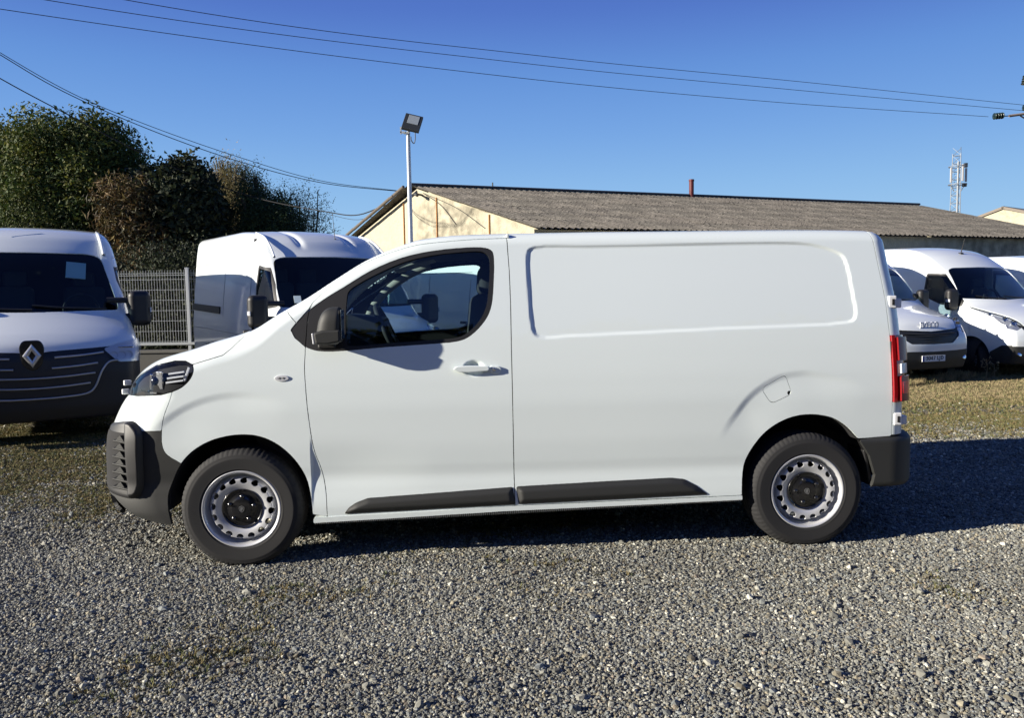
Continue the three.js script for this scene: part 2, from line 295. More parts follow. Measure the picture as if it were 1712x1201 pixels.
const vanPos = [-1.597, 0, -5.222], vanTurn = 0.0618;
const van = thing('compact_panel_van', 'clean white compact panel van parked side-on on the gravel', 'van', vanPos, vanTurn);
{
  // ---- outlines, in metres on the side of the van
  const archF = smoothLine(pts('-0.400,0.33 -0.40,0.42 -0.362,0.52 -0.320,0.594 -0.257,0.660 -0.168,0.713 -0.069,0.742 0.030,0.750 0.116,0.738 0.203,0.698 0.289,0.622 0.350,0.528 0.384,0.423 0.399,0.27 0.40,0.2'), 5);
  const archR = smoothLine(pts('2.876,0.2 2.876,0.321 2.882,0.426 2.903,0.526 2.950,0.610 3.024,0.693 3.127,0.754 3.227,0.780 3.331,0.779 3.432,0.753 3.512,0.702 3.582,0.630'), 5);
  const archFPoly = [...archF, [-0.4, 0.1]], archRPoly = [...archR, [3.64, 0.53], [3.679, 0.413], [3.68, 0.1]];
  const doorFront = smoothLine(pts('0.480,0.262 0.474,0.409 0.451,0.537 0.417,0.653 0.391,0.857 0.379,1.025 0.375,1.111 0.379,1.201 0.385,1.301 0.397,1.42 0.42,1.485'), 5);
  const doorTop = smoothLine(pts('0.42,1.485 0.495,1.552 0.663,1.680 0.833,1.754 1.005,1.804 1.177,1.823 1.351,1.835 1.532,1.840'), 5);
  const doorRear = pts('1.532,1.840 1.541,1.65 1.543,1.468 1.541,1.2 1.541,0.873 1.542,0.597 1.545,0.299');
  const doorPoly = [...doorFront, ...doorTop, ...doorRear, [1.484, 0.297]];
  const cargoPoly = [...doorRear.slice().reverse(), [1.532, 2.05], [3.72, 2.05], ...pts('3.734,1.846 3.754,1.665 3.778,1.461 3.788,1.246 3.788,0.96 3.786,0.639'), ...archR.slice().reverse(), [2.876, 0.317], [2.3, 0.3115], [1.545, 0.299]];
  const cowl = pts('0.275,1.43 0.329,1.369');
  const quarterEdge = pts('0.397,1.445 0.329,1.369 0.299,1.330 0.321,1.286 0.379,1.235');
  const hoodGap = pts('-0.245,1.147 -0.148,1.175 -0.079,1.195 -0.034,1.232 0.028,1.301');
  const lampTail = smoothLine(pts('-0.245,1.147 -0.237,1.112 -0.256,1.065 -0.300,1.023 -0.353,0.998'), 4);
  const fenderFront = smoothLine(pts('-0.353,0.998 -0.372,0.94 -0.393,0.886 -0.412,0.820 -0.419,0.76 -0.418,0.700 -0.399,0.652 -0.320,0.594'), 4);
  const iArch = archF.findIndex((p) => p[0] > -0.319);
  const fenderPoly = [...fenderFront, ...archF.slice(iArch).filter((p) => p[1] > 0.265), [0.48, 0.268], ...doorFront.filter((p) => p[1] < 1.235 && p[1] > 0.27), ...quarterEdge.slice(1).reverse(), [0.275, 1.43], [0.2, 1.6], [-0.02, 1.45], [0.028, 1.301], ...hoodGap.slice(0, -1).reverse(), ...lampTail.slice(1, -1)];
  const pillarPoly = [[0.275, 1.43], [0.329, 1.369], [0.397, 1.445], [0.42, 1.485], ...doorTop.slice(1), [1.532, 2.05], [0.5, 2.05], [0.1, 1.65]];
  const winPoly = smoothLine(pts('0.299,1.330 0.329,1.369 0.411,1.448 0.495,1.508 0.595,1.568 0.748,1.660 0.918,1.730 1.090,1.768 1.304,1.787 1.408,1.783 1.446,1.764 1.455,1.720 1.448,1.556 1.435,1.453 1.409,1.385 1.356,1.318 1.293,1.268 1.235,1.248 1.082,1.236 0.829,1.223 0.603,1.207 0.495,1.205 0.428,1.214 0.379,1.235 0.321,1.286'), 3, true);
  const glassPoly = smoothLine(pts('0.612,1.512 0.625,1.548 0.690,1.592 0.781,1.640 0.935,1.706 1.097,1.744 1.280,1.762 1.385,1.762 1.420,1.740 1.430,1.701 1.420,1.556 1.405,1.453 1.376,1.385 1.327,1.325 1.272,1.284 1.219,1.268 1.066,1.258 0.830,1.245 0.625,1.235 0.612,1.245'), 3, true);
  const lampPoly = [...pts('-0.640,1.046 -0.585,1.084 -0.472,1.139 -0.354,1.164 -0.289,1.163'), ...lampTail, ...smoothLine(pts('-0.353,0.998 -0.418,0.981 -0.50,0.972 -0.569,0.970 -0.640,0.968'), 3).slice(1)];
  const coverPoly = [...fenderFront.filter((p) => p[1] > 0.783), [-0.4185, 0.782], [-0.522, 0.78], [-0.684, 0.791], [-0.95, 0.8], [-0.95, 0.962], ...pts('-0.569,0.970 -0.418,0.981')];
  const bumperPoly = [[-0.4185, 0.782], ...fenderFront.filter((p) => p[1] < 0.78), ...archF.slice(0, iArch).reverse(), [-0.385, 0.244], [-0.587, 0.291], [-0.745, 0.392], [-1, 0.42], [-1, 0.8], [-0.684, 0.791], [-0.522, 0.78]];
  const recess = sdf(smoothLine(pts('1.640,1.737 1.653,1.774 1.698,1.793 2.000,1.795 2.370,1.797 2.960,1.804 3.258,1.800 3.374,1.786 3.491,1.751 3.547,1.717 3.571,1.654 3.588,1.509 3.598,1.365 3.582,1.326 3.540,1.309 2.776,1.285 1.915,1.260 1.701,1.257 1.666,1.285 1.652,1.340 1.641,1.537'), 4, true));
  const flap = sdf(roundPoly(pts('2.992,0.942 3.140,1.020 3.177,0.906 3.051,0.851'), 0.03));
  // ---- the solid
  const Wy = table(curveOf(pts('0.2,0.955 0.32,0.962 0.42,0.952 0.49,0.944 0.56,0.950 0.7,0.956 0.85,0.956 1.0,0.945 1.15,0.925 1.3,0.900 1.5,0.860 1.7,0.815 1.9,0.768')), 0.15, 2.0);
  const Rr = curveOf(pts('60,0.712 79,0.712 93.5,0.724 102,0.725 111,0.714 123,0.691 132,0.667 140,0.655'));
  const W = (x, y) => {
    let w = Wy(y) - (x > 2.2 ? 0.0085 * (x - 2.2) ** 2 : x < 1.3 ? 0.004 * (1.3 - x) ** 2 : 0);
    if (x > 1.55) {
      if (y > 1.2) w -= 0.0085 * sstep(0, 0.02, recess(x, y));
      else if (x > 2.6) {
        const dx = x - BASE, dy = y - AXLE, r = Math.hypot(dx, dy);
        if (r < 0.74 && dy > 0) { const a = Math.atan2(dy, dx) / R, q = Rr(a) - r; w -= 0.0065 * sstep(0, 0.05, q) * (1 - sstep(0.05, 0.29, q)) * sstep(58, 92, a) * (1 - sstep(125, 150, a)); }
      }
      return w;
    }
    const dy = y - AXLE - 0.005, r = Math.hypot(x, dy);
    if (r < 0.68 && dy > 0) { const a = Math.atan2(dy, x) / R, q = 0.667 - r; w -= 0.0065 * sstep(0, 0.05, q) * (1 - sstep(0.05, 0.28, q)) * sstep(62, 95, a) * (1 - sstep(118, 146, a)); }
    if (x > 1.2) { const q = Math.hypot((x - 1.324) / 0.066, (y - 1.094) / 0.05); w -= 0.026 * (1 - sstep(0.35, 1, q)); }
    if (x > 0.4 && x < 1.2 && y < 0.75) w -= 0.012 * sstep(0.75, 0.5, y) * sstep(0.3, 0.55, y) * (1 - sstep(0.5, 1.1, x));
    return w;
  };
  const Tx = curveOf(pts('-1.0,0.90 -0.75,1.05 -0.62,1.125 -0.47,1.19 -0.27,1.247 -0.15,1.286 -0.03,1.318 0.06,1.35 0.223,1.446 0.369,1.525 0.541,1.635 0.732,1.749 0.939,1.831 1.036,1.857 1.264,1.880 1.545,1.886 2.271,1.891 3.04,1.891 3.508,1.887 3.746,1.881 4.2,1.86'));
  const T = table(Tx, -1, 4.2, 2000), Ts = table((x) => Math.sqrt(1 + Tx.slope(x) ** 2), -1, 4.2, 2000);
  const xn = table(curveOf(pts('0.15,-0.74 0.25,-0.79 0.32,-0.85 0.4,-0.868 0.6,-0.862 0.72,-0.85 0.80,-0.822 0.88,-0.785 0.94,-0.752 0.97,-0.735 1.0,-0.735 1.1,-0.72 1.3,-0.62 2,0')), 0.1, 2.1);
  const xr = table(curveOf(pts('0.1,3.89 0.6,3.890 1.25,3.892 1.46,3.881 1.66,3.857 1.85,3.838 2,3.82')), 0.1, 2.1);
  const rTop = table((x) => mix(0.13, 0.07, sstep(-0.1, 0.4, x)), -1, 4.2, 200);
  const F = (x, y, z) => {
    const s = Math.abs(z) - W(x, y), q = z * z, a = fil(s, (xn(y) + 0.06 * q + 0.04 * q * q * q - x) * 0.96, 0.31);
    const b = fil(a, (y - T(x) + 0.03 * q) / Ts(x), rTop(x));
    return fil(b, x - xr(y), 0.1);
  };
  const xs = [...steps(-0.92, -0.4, 0.006), ...steps(-0.4, 4.0, 0.009).slice(1)], ys = steps(0.16, 1.93, 0.009);
  const side = cut(sheet(F, 'z', xs, ys, 1.0, 0.0), (x, y, z, a, b, c) => c - 0.3);
  const sd = (poly) => sdf(poly), G = 0.0022;
  const dDoor = sd(doorPoly), dCargo = sd(cargoPoly), dFend = sd(fenderPoly), dPil = sd(pillarPoly), dWin = sd(winPoly), dGlass = sd(glassPoly), dLamp = sd(lampPoly), dCover = sd(coverPoly), dBump = sd(bumperPoly), dAF = sd(archFPoly), dAR = sd(archRPoly);
  const both = (name, geo, m, parent = van, label) => [part(name, geo, m, parent, label), part(name, mirrored(geo), m, parent)];
  // where the side is, at a point of the side view
  const zAt = (x, y) => { let a = 1.0, b = 0; for (let k = 0; k < 30; k++) { const m = (a + b) / 2; if (F(x, y, m) > 0) a = m; else b = m; } return a; };

  both('front_wing', skin(cut(cut(side, (x, y) => dFend(x, y) - G), (x, y) => -dAF(x, y)), { lip: 0.016 }), mat.paint);
  const doorSkin = cut(side, (x, y) => dDoor(x, y) - G);
  const doors = both('front_door', skin(cut(doorSkin, (x, y) => -dWin(x, y)), { lip: 0.016 }), mat.paint);
  const frame = skin(cut(cut(doorSkin, (x, y) => dWin(x, y)), (x, y) => -dGlass(x, y)), { lip: 0.03, lift: -0.002 });
  const pane = skin(cut(doorSkin, (x, y) => dGlass(x, y) + 0.006), { lift: -0.014 });
  doors.forEach((d, i) => { part('window_frame', i ? mirrored(frame) : frame, mat.seal, d); part('window_pane', i ? mirrored(pane) : pane, mat.glass, d); });
  const cargo = cut(cut(side, (x, y) => dCargo(x, y) - G), (x, y) => -dAR(x, y));
  both('cargo_side_panel', skin(cut(cargo, (x, y) => -flap(x, y) - 0.0012), { lip: 0.016 }), mat.paint);
  both('fuel_flap', join(skin(cut(cut(cargo, (x, y) => flap(x, y) - 0.0018), (x, y) => Math.hypot(x - 3.16, y - 0.913) - 0.012), { lip: 0.012 })), mat.paint);
  both('windscreen_pillar', skin(cut(side, (x, y) => Math.min(dPil(x, y) - 0.0016, 0.004 + (1.5305 - x))), { lip: 0.016 }), mat.paint);
  both('quarter_trim', skin(cut(cut(side, (x, y) => dWin(x, y)), (x, y) => -dDoor(x, y) - G), { lip: 0.02, lift: -0.002 }), mat.seal);
  // bumper: white upper cover, black lower part with the raised pod and its fins
  const coverGeo = skin(cut(side, (x, y) => dCover(x, y) - 0.0015), { lip: 0.02 });
  const bumpGeo = skin(cut(side, (x, y) => dBump(x, y)), { lip: 0.025 });
  const podS = sdf(roundPoly(pts('-0.90,0.77 -0.690,0.822 -0.578,0.838 -0.522,0.780 -0.533,0.476 -0.556,0.410 -0.62,0.395 -0.90,0.42'), 0.03));
  const finS = sdf(roundPoly(pts('-0.95,0.86 -0.605,0.86 -0.600,0.38 -0.95,0.36'), 0.02));
  const pod = skin(cut(side, (x, y) => podS(x, y)), { lip: 0.02, lift: (x, y) => 0.004 + 0.034 * sstep(0, 0.016, podS(x, y)) * (1 - 0.8 * sstep(0, 0.03, finS(x, y))) });
  const ventS = sdf(roundPoly(pts('-0.95,0.765 -0.622,0.765 -0.618,0.452 -0.95,0.44'), 0.02)), vent = skin(cut(cut(side, (x, y) => podS(x, y)), (x, y) => ventS(x, y)), { lip: 0.01, lift: 0.0135 });
  const front = [[], []];
  for (const s of [1, -1]) { const m = s > 0 ? (g) => g : mirrored; front[0].push(m(coverGeo)); front[1].push(m(bumpGeo)); }
  // the middle of the nose, seen from the front only
  const nose = cut(sheet(F, 'x', steps(-0.9, 0.9, 0.03), steps(0.16, 1.2, 0.02), -1.2, 0.3), (x, y, z, a, b, c) => Math.min(0.3 - Math.abs(c), 0.75 - b));
  const grilleS = sdf(roundPoly([[-0.5, 1.02], [0.5, 1.02], [0.42, 0.86], [-0.42, 0.86]], 0.04));
  front[0].push(skin(cut(cut(nose, (x, y) => y - 0.795), (x, y, z) => -grilleS(z, y)), { lip: 0.02 }));
  front[1].push(skin(cut(cut(nose, (x, y) => 0.793 - y), (x, y) => y - 0.26), { lip: 0.02 }));
  const bumper = part('front_bumper', join(front[1]), mat.plasticMatt, van);
  part('bumper_cover', join(front[0]), mat.paint, bumper, 'white upper part of the front bumper');
  for (const s of [1, -1]) { part('corner_pod', s > 0 ? pod : mirrored(pod), mat.plastic, bumper); part('vent_panel', s > 0 ? vent : mirrored(vent), mat.inner, bumper); }
  const fins = []; for (let i = 0; i < 7; i++) { const y = 0.738 - i * 0.044, x = -0.652 - i * 0.002, w = 0.10 + i * 0.003; fins.push(rb(w, 0.012, 0.036, 0.004, x, y - 0.015, zAt(x, y) + 0.02, 0.25, -0.42, 0)); fins.push(placed(plate([[-0.036, -0.014], [0.036, -0.014], [0.01, 0.018]], 0.03, 0.002), x, y, zAt(x, y) + 0.0, 0, -0.42, 0)); }
  for (const s of [1, -1]) part('grille_fin', s > 0 ? join(fins) : mirrored(join(fins)), mat.plasticMatt, bumper);
  part('grille', skin(cut(nose, (x, y, z) => grilleS(z, y)), { lip: 0.03, lift: -0.01 }), mat.gloss, van);
  // bonnet, windscreen, roof
  const top = sheet(F, 'y', [...steps(-0.85, 0.2, 0.015), ...steps(0.2, 1.1, 0.02).slice(1), ...steps(1.1, 3.95, 0.06).slice(1)], steps(-0.92, 0.92, 0.02), 2.1, 0.5);
  const gapLine = (() => { const l = [[-1.2, 0.72], [-0.70, 1.0], [-0.640, 1.049], [-0.585, 1.087], [-0.472, 1.142], [-0.354, 1.167], [-0.289, 1.166], ...hoodGap, [0.07, 1.345], [0.5, 1.7]]; return (x) => { let i = 0; while (i < l.length - 2 && l[i + 1][0] < x) i++; return mix(l[i][1], l[i + 1][1], (x - l[i][0]) / (l[i + 1][0] - l[i][0])); }; })();
  const hoodCut = (m) => cut(m, (x, y) => Math.min(y - gapLine(x) - 0.002, 0.045 - x));
  const hoodSide = cut(hoodCut(side), (x, y, z, a, b, c) => c - 0.5), hoodTop = cut(hoodCut(top), (x, y, z, a, b, c) => 0.5 - Math.abs(c));
  part('bonnet', join(skin(hoodSide), mirrored(skin(hoodSide)), skin(cut(hoodTop, (x, y, z, a, b) => b - 0.2), { lip: 0.012 })), mat.paint, van);
  const topMid = cut(top, (x, y, z, a, b, c) => 0.3 - Math.abs(c));
  const ws = part('windscreen', skin(cut(topMid, (x, y, z) => Math.min(x - 0.06, 0.93 - x)), { lift: -0.004 }), mat.glass, van);
  part('wiper', join(tube([[0.02, 1.33, 0.62], [0.0, 1.325, 0.4], [0.07, 1.37, 0.1], [0.12, 1.4, -0.1]], 0.011, 20), tube([[0.02, 1.33, -0.05], [0.0, 1.325, -0.3], [0.09, 1.38, -0.55]], 0.011, 20), rb(0.1, 0.03, 1.35, 0.012, 0.02, 1.312, 0)), mat.plastic, van);
  part('roof', skin(cut(topMid, (x) => x - 0.932), { lip: 0.012 }), mat.paint, van);
  part('roof_aerial', join(lathe([[0, 0], [0.035, 0], [0.03, 0.02], [0.01, 0.035], [0, 0.036]], 20).translate(0.73, 1.735, -0.2), bar([0.73, 1.75, -0.2], [0.93, 1.905, -0.2], 0.009, 8, 0.004)), mat.plastic, van);
  for (const s of [1, -1]) part('roof_seam_cap', rb(0.018, 0.024, 0.03, 0.006, 1.538, 1.852, s * 0.76), mat.paint, van);
  // tail: doors, corner strips, lamps, hinges, bumper
  const corner = cut(cut(side, (x, y) => x - Math.max(3.0, ((l) => { let i = 0; while (i < l.length - 2 && l[i + 1][1] > y) i++; return mix(l[i][0], l[i + 1][0], (y - l[i][1]) / (l[i + 1][1] - l[i][1])); })(pts('3.72,2.05 3.734,1.846 3.754,1.665 3.778,1.461 3.788,1.246 3.788,0.96 3.786,0.639'))) - G), (x, y) => y - 0.648);
  const tail = cut(sheet(F, 'x', steps(-0.95, 0.95, 0.03), steps(0.3, 1.93, 0.03), 4.2, 3), (x, y, z, a, b, c) => Math.min(0.3 - Math.abs(c), 0.6 - b));
  const lampBand = (y) => Math.min(1.236 - y, y - 0.842);
  for (const s of [1, -1]) {
    const m = s > 0 ? (g) => g : mirrored;
    part('rear_door', join(m(skin(cut(corner, (x, y) => -lampBand(y)), { lip: 0.014 })), skin(cut(cut(tail, (x, y, z) => s * z - 0.002), (x, y) => y - 0.55), { lip: 0.012 })), mat.paint, van);
    const lamp = part('tail_lamp', m(skin(cut(corner, (x, y) => lampBand(y) - 0.002), { lip: 0.03, lift: 0.016 })), mat.red, van);
    const piece = (name, y0, y1, x0, mt, up) => part(name, m(skin(cut(corner, (x, y) => Math.min(y1 - y, y - y0, x - x0)), { lip: 0.012, lift: up })), mt, lamp);
    piece('upper_lens', 1.085, 1.222, 3.812, mat.redDeep, 0.034); piece('reversing_lens', 1.01, 1.066, 3.826, mat.clear, 0.03); piece('lower_lens', 0.85, 0.995, 3.815, mat.redDeep, 0.038); piece('reflector', 0.893, 0.965, 3.822, mat.redBright, 0.0395);
    for (const y of [1.432, 0.74]) part('hinge', join(rb(0.05, 0.075, 0.03, 0.008, 3.822, y, s * (zAt(3.79, y) - 0.01)), rb(0.035, 0.055, 0.05, 0.008, 3.866, y - 0.008, s * (zAt(3.79, y) - 0.03)), ), mat.white, van);
    for (const y of [1.432, 0.74]) part('hinge_pin', bx(0.014, 0.036, 0.02, 3.824, y, s * (zAt(3.79, y) - 0.001)), mat.inner, van);
    part('door_seal', bx(0.006, 0.5, 0.02, 3.79, 0.95, s * (zAt(3.78, 0.95) - 0.03)), mat.inner, van);
  }
  const FB = (x, y, z) => { const h = 0.957 - 0.035 * sstep(0.62, 0.66, y); return fil(fil(Math.abs(z) - h, x - (4.045 - 0.1 * z * z), 0.19), fil(y - 0.648, 0.33 - y, 0.03), 0.045); };
  const rbS = sdf([[3.582, 0.627], [3.786, 0.635], [4.2, 0.66], [4.2, 0.3], [3.66, 0.325], [3.68, 0.413], [3.644, 0.53]]);
  const rbSide = cut(cut(sheet(FB, 'z', steps(3.4, 4.1, 0.012), steps(0.28, 0.7, 0.012), 1.1, 0), (x, y, z, a, b, c) => c - 0.3), (x, y) => rbS(x, y)), rbBack = cut(sheet(FB, 'x', steps(-0.96, 0.96, 0.03), steps(0.28, 0.7, 0.015), 4.4, 3.4), (x, y, z, a, b, c) => 0.3 - Math.abs(c));
  part('rear_bumper', join(skin(rbSide, { lip: 0.03 }), mirrored(skin(rbSide, { lip: 0.03 })), skin(rbBack), skin(sheet(FB, 'y', steps(3.6, 4.1, 0.02), steps(-0.96, 0.96, 0.02), 0.8, 0.5))), mat.plasticMatt, van);
  for (const s of [1, -1]) part('mud_flap', rb(0.02, 0.22, 0.2, 0.006, 3.655, 0.45, s * 0.82, 0, 0, 0.2), mat.plastic, van);
  // sill and lower cladding
  const sillS = sdf(pts('0.401,0.236 1.484,0.270 2.877,0.292 2.876,0.315 1.484,0.2965 0.403,0.267'));
  const sill = cut(side, (x, y) => sillS(x, y));
  both('sill', skin(sill, { lip: 0.05, lift: 0.004 }), mat.paint);
  const teeth = []; for (let i = 0; i < 205; i++) { const x = 0.41 + i * 0.01205, y = 0.233 + ((x - 0.4) / 2.477) * 0.056; teeth.push(bx(0.006, 0.011, 0.02, x, y, 0.945)); }
  both('sill_flange', join(teeth), mat.satin);
  for (const list of ['0.575,0.284 0.600,0.318 0.640,0.345 0.709,0.370 1.534,0.408 1.549,0.3075', '1.553,0.410 2.10,0.425 2.458,0.433 2.530,0.424 2.600,0.386 2.675,0.330 1.566,0.3085']) {
    const cS = sdf(roundPoly(pts(list), 0.012)); both('side_cladding', skin(cut(side, (x, y) => cS(x, y)), { lip: 0.018, lift: (x, y) => 0.004 + 0.016 * sstep(0, 0.03, cS(x, y)) }), mat.plasticMatt);
  }
  // door handle with lock, side repeater
  for (const s of [1, -1]) {
    const d = doors[s > 0 ? 0 : 1], z = zAt(1.24, 1.1), sh = plate(roundPoly(pts('1.205,1.092 1.225,1.109 1.30,1.112 1.412,1.108 1.412,1.080 1.30,1.073 1.24,1.076'), 0.012), 0.014, 0.005), lk = plate(roundPoly(pts('1.417,1.108 1.468,1.104 1.483,1.09 1.47,1.064 1.445,1.058 1.417,1.072'), 0.012), 0.016, 0.005);
    const m = s > 0 ? (g) => g : mirrored;
    const h = part('door_handle', m(placed(sh, 0, 0, z + 0.01)), mat.paint, d); part('lock', m(join(placed(lk, 0, 0, z - 0.006))), mat.paint, h); part('keyhole', m(placed(lathe([[0, 0.006], [0.006, 0.006], [0.011, 0.003], [0.012, 0]], 20), 1.438, 1.088, z + 0.018, Math.PI / 2)), mat.satin, h);
    const el = Array.from({ length: 28 }, (_, i) => [0.25 + 0.04 * Math.cos((i / 28) * 6.2832), 1.061 + 0.0175 * Math.sin((i / 28) * 6.2832)]);
    const zr = zAt(0.25, 1.061), rp = part('side_repeater', m(placed(plate(el, 0.008, 0.003), 0, 0, zr - 0.004)), mat.clear, van);
    part('repeater_mark', m(join(bx(0.045, 0.004, 0.004, 0.25, 1.061, zr + 0.0055), bx(0.004, 0.012, 0.004, 0.24, 1.061, zr + 0.006), bx(0.004, 0.012, 0.004, 0.262, 1.061, zr + 0.006))), mat.plastic, rp);
  }
  // headlamps
  const lampSheet = cut(side, (x, y) => dLamp(x, y) - 0.0015);
  for (const s of [1, -1]) {
    const m = s > 0 ? (g) => g : mirrored, h = part('headlamp', m(skin(lampSheet, { lift: -0.055 })), std(0.045, 0.05, 0.07, { roughness: 0.3, metalness: 0.2 }), van), bezel = skin(cut(lampSheet, (x, y) => Math.min(dLamp(x, y) - 0.016, -0.43 + 0.5 * (y - 1.05) - x)), { lip: 0.02, lift: -0.04 }); part('lamp_bezel', m(bezel), std(0.3, 0.31, 0.34, { roughness: 0.35, metalness: 0.2 }), h);
    const rim = cut(lampSheet, (x, y) => 0.006 - dLamp(x, y)); part('lamp_rim', m(skin(rim, { lip: 0.05, lift: -0.001 })), mat.gloss, h);
    part('lens', m(skin(lampSheet, { lift: -0.002 })), mat.lens, h);
    const zz = (x, y, d) => zAt(x, y) - d;
    const bowl = [placed(lathe([[0.012, -0.04], [0.03, -0.03], [0.04, 0.005], [0.043, 0.012]], 24), -0.463, 1.055, zz(-0.463, 1.055, 0.05), 1.3, 0, 0.5), rb(0.05, 0.1, 0.012, 0.004, -0.436, 1.058, zz(-0.436, 1.06, 0.028), 0, -0.5, 0), rb(0.02, 0.11, 0.014, 0.004, -0.492, 1.04, zz(-0.49, 1.05, 0.03), 0, -0.7, -0.15), bx(0.09, 0.008, 0.01, -0.535, 1.0, zz(-0.535, 1.0, 0.025), 0, -0.8, 0), bx(0.06, 0.01, 0.01, -0.47, 0.99, zz(-0.47, 0.995, 0.02), 0, -0.6, 0)];
    part('reflector', m(join(bowl)), mat.chrome, h); part('projector', m(placed(new THREE.SphereGeometry(0.026, 20, 14), -0.466, 1.055, zz(-0.463, 1.055, 0.036))), mat.gloss, h);
    const bars = []; for (let i = 0; i < 3; i++) { const x = -0.345 + i * 0.004, y = 1.052 + i * 0.024; bars.push(rb(0.11 - i * 0.006, 0.011, 0.01, 0.003, x, y, zz(x, y, 0.022), 0, -0.2, 0.13)); } bars.push(rb(0.016, 0.085, 0.012, 0.004, -0.279, 1.092, zz(-0.279, 1.09, 0.022), 0, -0.15, -0.42));
    part('light_bar', m(join(bars)), mat.clear, h);
    for (const [y, x] of [[1.036, -0.688], [0.985, -0.7]]) part('daytime_lamp', m(rb(0.022, 0.03, 0.04, 0.005, x + 0.012, y, 0.735, 0, -0.9, 0)), mat.white, h);
  }
  // door mirrors
  for (const s of [1, -1]) {
    const m = s > 0 ? (g) => g : mirrored, d = doors[s > 0 ? 0 : 1], g = new THREE.SphereGeometry(1, 40, 28), p = g.attributes.position;
    const sg = (v, e) => Math.sign(v) * Math.pow(Math.abs(v), e);
    for (let i = 0; i < p.count; i++) {
      let [x, y, z] = [sg(p.getX(i), 0.62), sg(p.getY(i), 0.7), sg(p.getZ(i), 0.75)];
      if (x > 0) x *= 0.35;                              // flat on the glass side, rounded in front
      p.setXYZ(i, 0.566 + x * (0.098 - 0.012 * y) + 0.010 * y, 1.352 + y * 0.103 - z * 0.006, 0.985 + z * 0.072);
    }
    g.computeVertexNormals();
    const arm = plate(roundPoly(pts('0.452,1.315 0.50,1.330 0.60,1.332 0.60,1.262 0.53,1.250 0.462,1.252'), 0.014), 0.10, 0.012);
    const body = part('door_mirror', m(join(g, placed(arm, 0, 0, 0.95))), mat.plasticMatt, d);
    part('mirror_foot', m(join(bar([0.5, 1.262, 0.86], [0.54, 1.285, 0.98], 0.032, 14), rb(0.1, 0.06, 0.03, 0.012, 0.5, 1.25, 0.905))), mat.plastic, body);
    part('mirror_glass', m(rb(0.004, 0.16, 0.11, 0.002, 0.602, 1.36, 0.985)), mat.chrome, body);
    part('indicator', m(rb(0.012, 0.06, 0.07, 0.005, 0.452, 1.284, 1.02, 0, 0, 0.1)), mat.clear, body);
  }
  // inner shell, arches, floor: dark sheets behind the panels
  const coarse = sheet((x, y, z) => F(x, y, z) + 0.03, 'z', steps(-0.8, 3.95, 0.04), steps(0.24, 1.9, 0.04), 1.0, 0.1);
  const shell = skin(cut(cut(cut(cut(coarse, (x, y) => y - (x > 3.5 ? 0.4 : x < -0.3 ? 0.45 : 0.31)), (x, y) => -dWin(x, y) - 0.005), (x, y) => -dAF(x, y)), (x, y) => -dAR(x, y)));
  part('inner_shell', join(shell, mirrored(shell), skin(cut(sheet((x, y, z) => F(x, y, z) + 0.03, 'y', steps(0.9, 3.9, 0.1), steps(-0.9, 0.9, 0.05), 2, 1), (x, y, z, a, b) => b - 0.6)), bx(4.2, 0.03, 1.5, 1.55, 0.36, 0), bx(0.03, 0.7, 1.3, -0.5, 0.7, 0)), mat.inner, van);
  for (const [poly, cx] of [[archF, 0], [archR, BASE]]) {
    const g = []; for (let i = 0; i < poly.length - 1; i++) { const a = poly[i], b = poly[i + 1]; if (Math.min(a[1], b[1]) < 0.29) continue; const l = Math.hypot(b[0] - a[0], b[1] - a[1]); g.push(bx(l + 0.004, 0.008, 0.44, (a[0] + b[0]) / 2, (a[1] + b[1]) / 2, 0.7, 0, 0, Math.atan2(b[1] - a[1], b[0] - a[0]))); }
    g.push(bx(0.84, 0.5, 0.01, cx, 0.56, 0.5)); both('arch_liner', join(g), mat.inner);
  }
  // cab
  const dashGeo = plate(smoothLine(pts('0.10,1.28 0.30,1.345 0.46,1.345 0.60,1.315 0.70,1.27 0.76,1.20 0.78,1.12 0.70,1.0 0.62,0.7 0.1,0.6'), 4, true), 1.56, 0.0); part('dashboard', placed(dashGeo, 0, -0.015, -0.78), mat.dash, van);
  part('instrument_hood', rb(0.26, 0.11, 0.4, 0.04, 0.66, 1.345, 0.4, 0, 0, -0.12), mat.dash, van);
  part('steering_wheel', join(placed(new THREE.TorusGeometry(0.185, 0.017, 12, 40), 0.84, 1.24, 0.4, 0, Math.PI / 2, 0).applyMatrix4(new THREE.Matrix4().makeTranslation(0, 0, 0)), placed(new THREE.CylinderGeometry(0.06, 0.07, 0.05, 20), 0.83, 1.24, 0.4, 0, 0, Math.PI / 2), rb(0.02, 0.05, 0.34, 0.01, 0.835, 1.24, 0.4), bar([0.82, 1.24, 0.4], [0.6, 1.15, 0.4], 0.04)).translate(-0.84, -1.24, 0).rotateZ(0.42).translate(0.80, 1.285, 0), mat.dash, van);
  for (const z of [0.42, -0.4]) {
    const seat = part('seat', join(rb(0.5, 0.16, 0.5, 0.06, 1.12, 0.82, z), rb(0.16, 0.7, 0.48, 0.06, 1.37, 1.17, z, 0, 0, -0.1)), mat.fabric, van);
    part('headrest', join(rb(0.1, 0.2, 0.27, 0.045, 1.425, 1.62, z, 0, 0, -0.06), bar([1.41, 1.5, z - 0.06], [1.42, 1.56, z - 0.06], 0.007), bar([1.41, 1.5, z + 0.06], [1.42, 1.56, z + 0.06], 0.007)), mat.fabric, seat);
  }
  part('bulkhead', join(bx(0.02, 1.36, 1.58, 1.52, 1.0, 0), bx(0.02, 0.14, 1.4, 1.52, 1.75, 0)), mat.dash, van);
  part('headlining', bx(0.66, 0.03, 1.3, 1.2, 1.80, 0, 0, 0, 0.06), mat.fabric, van);
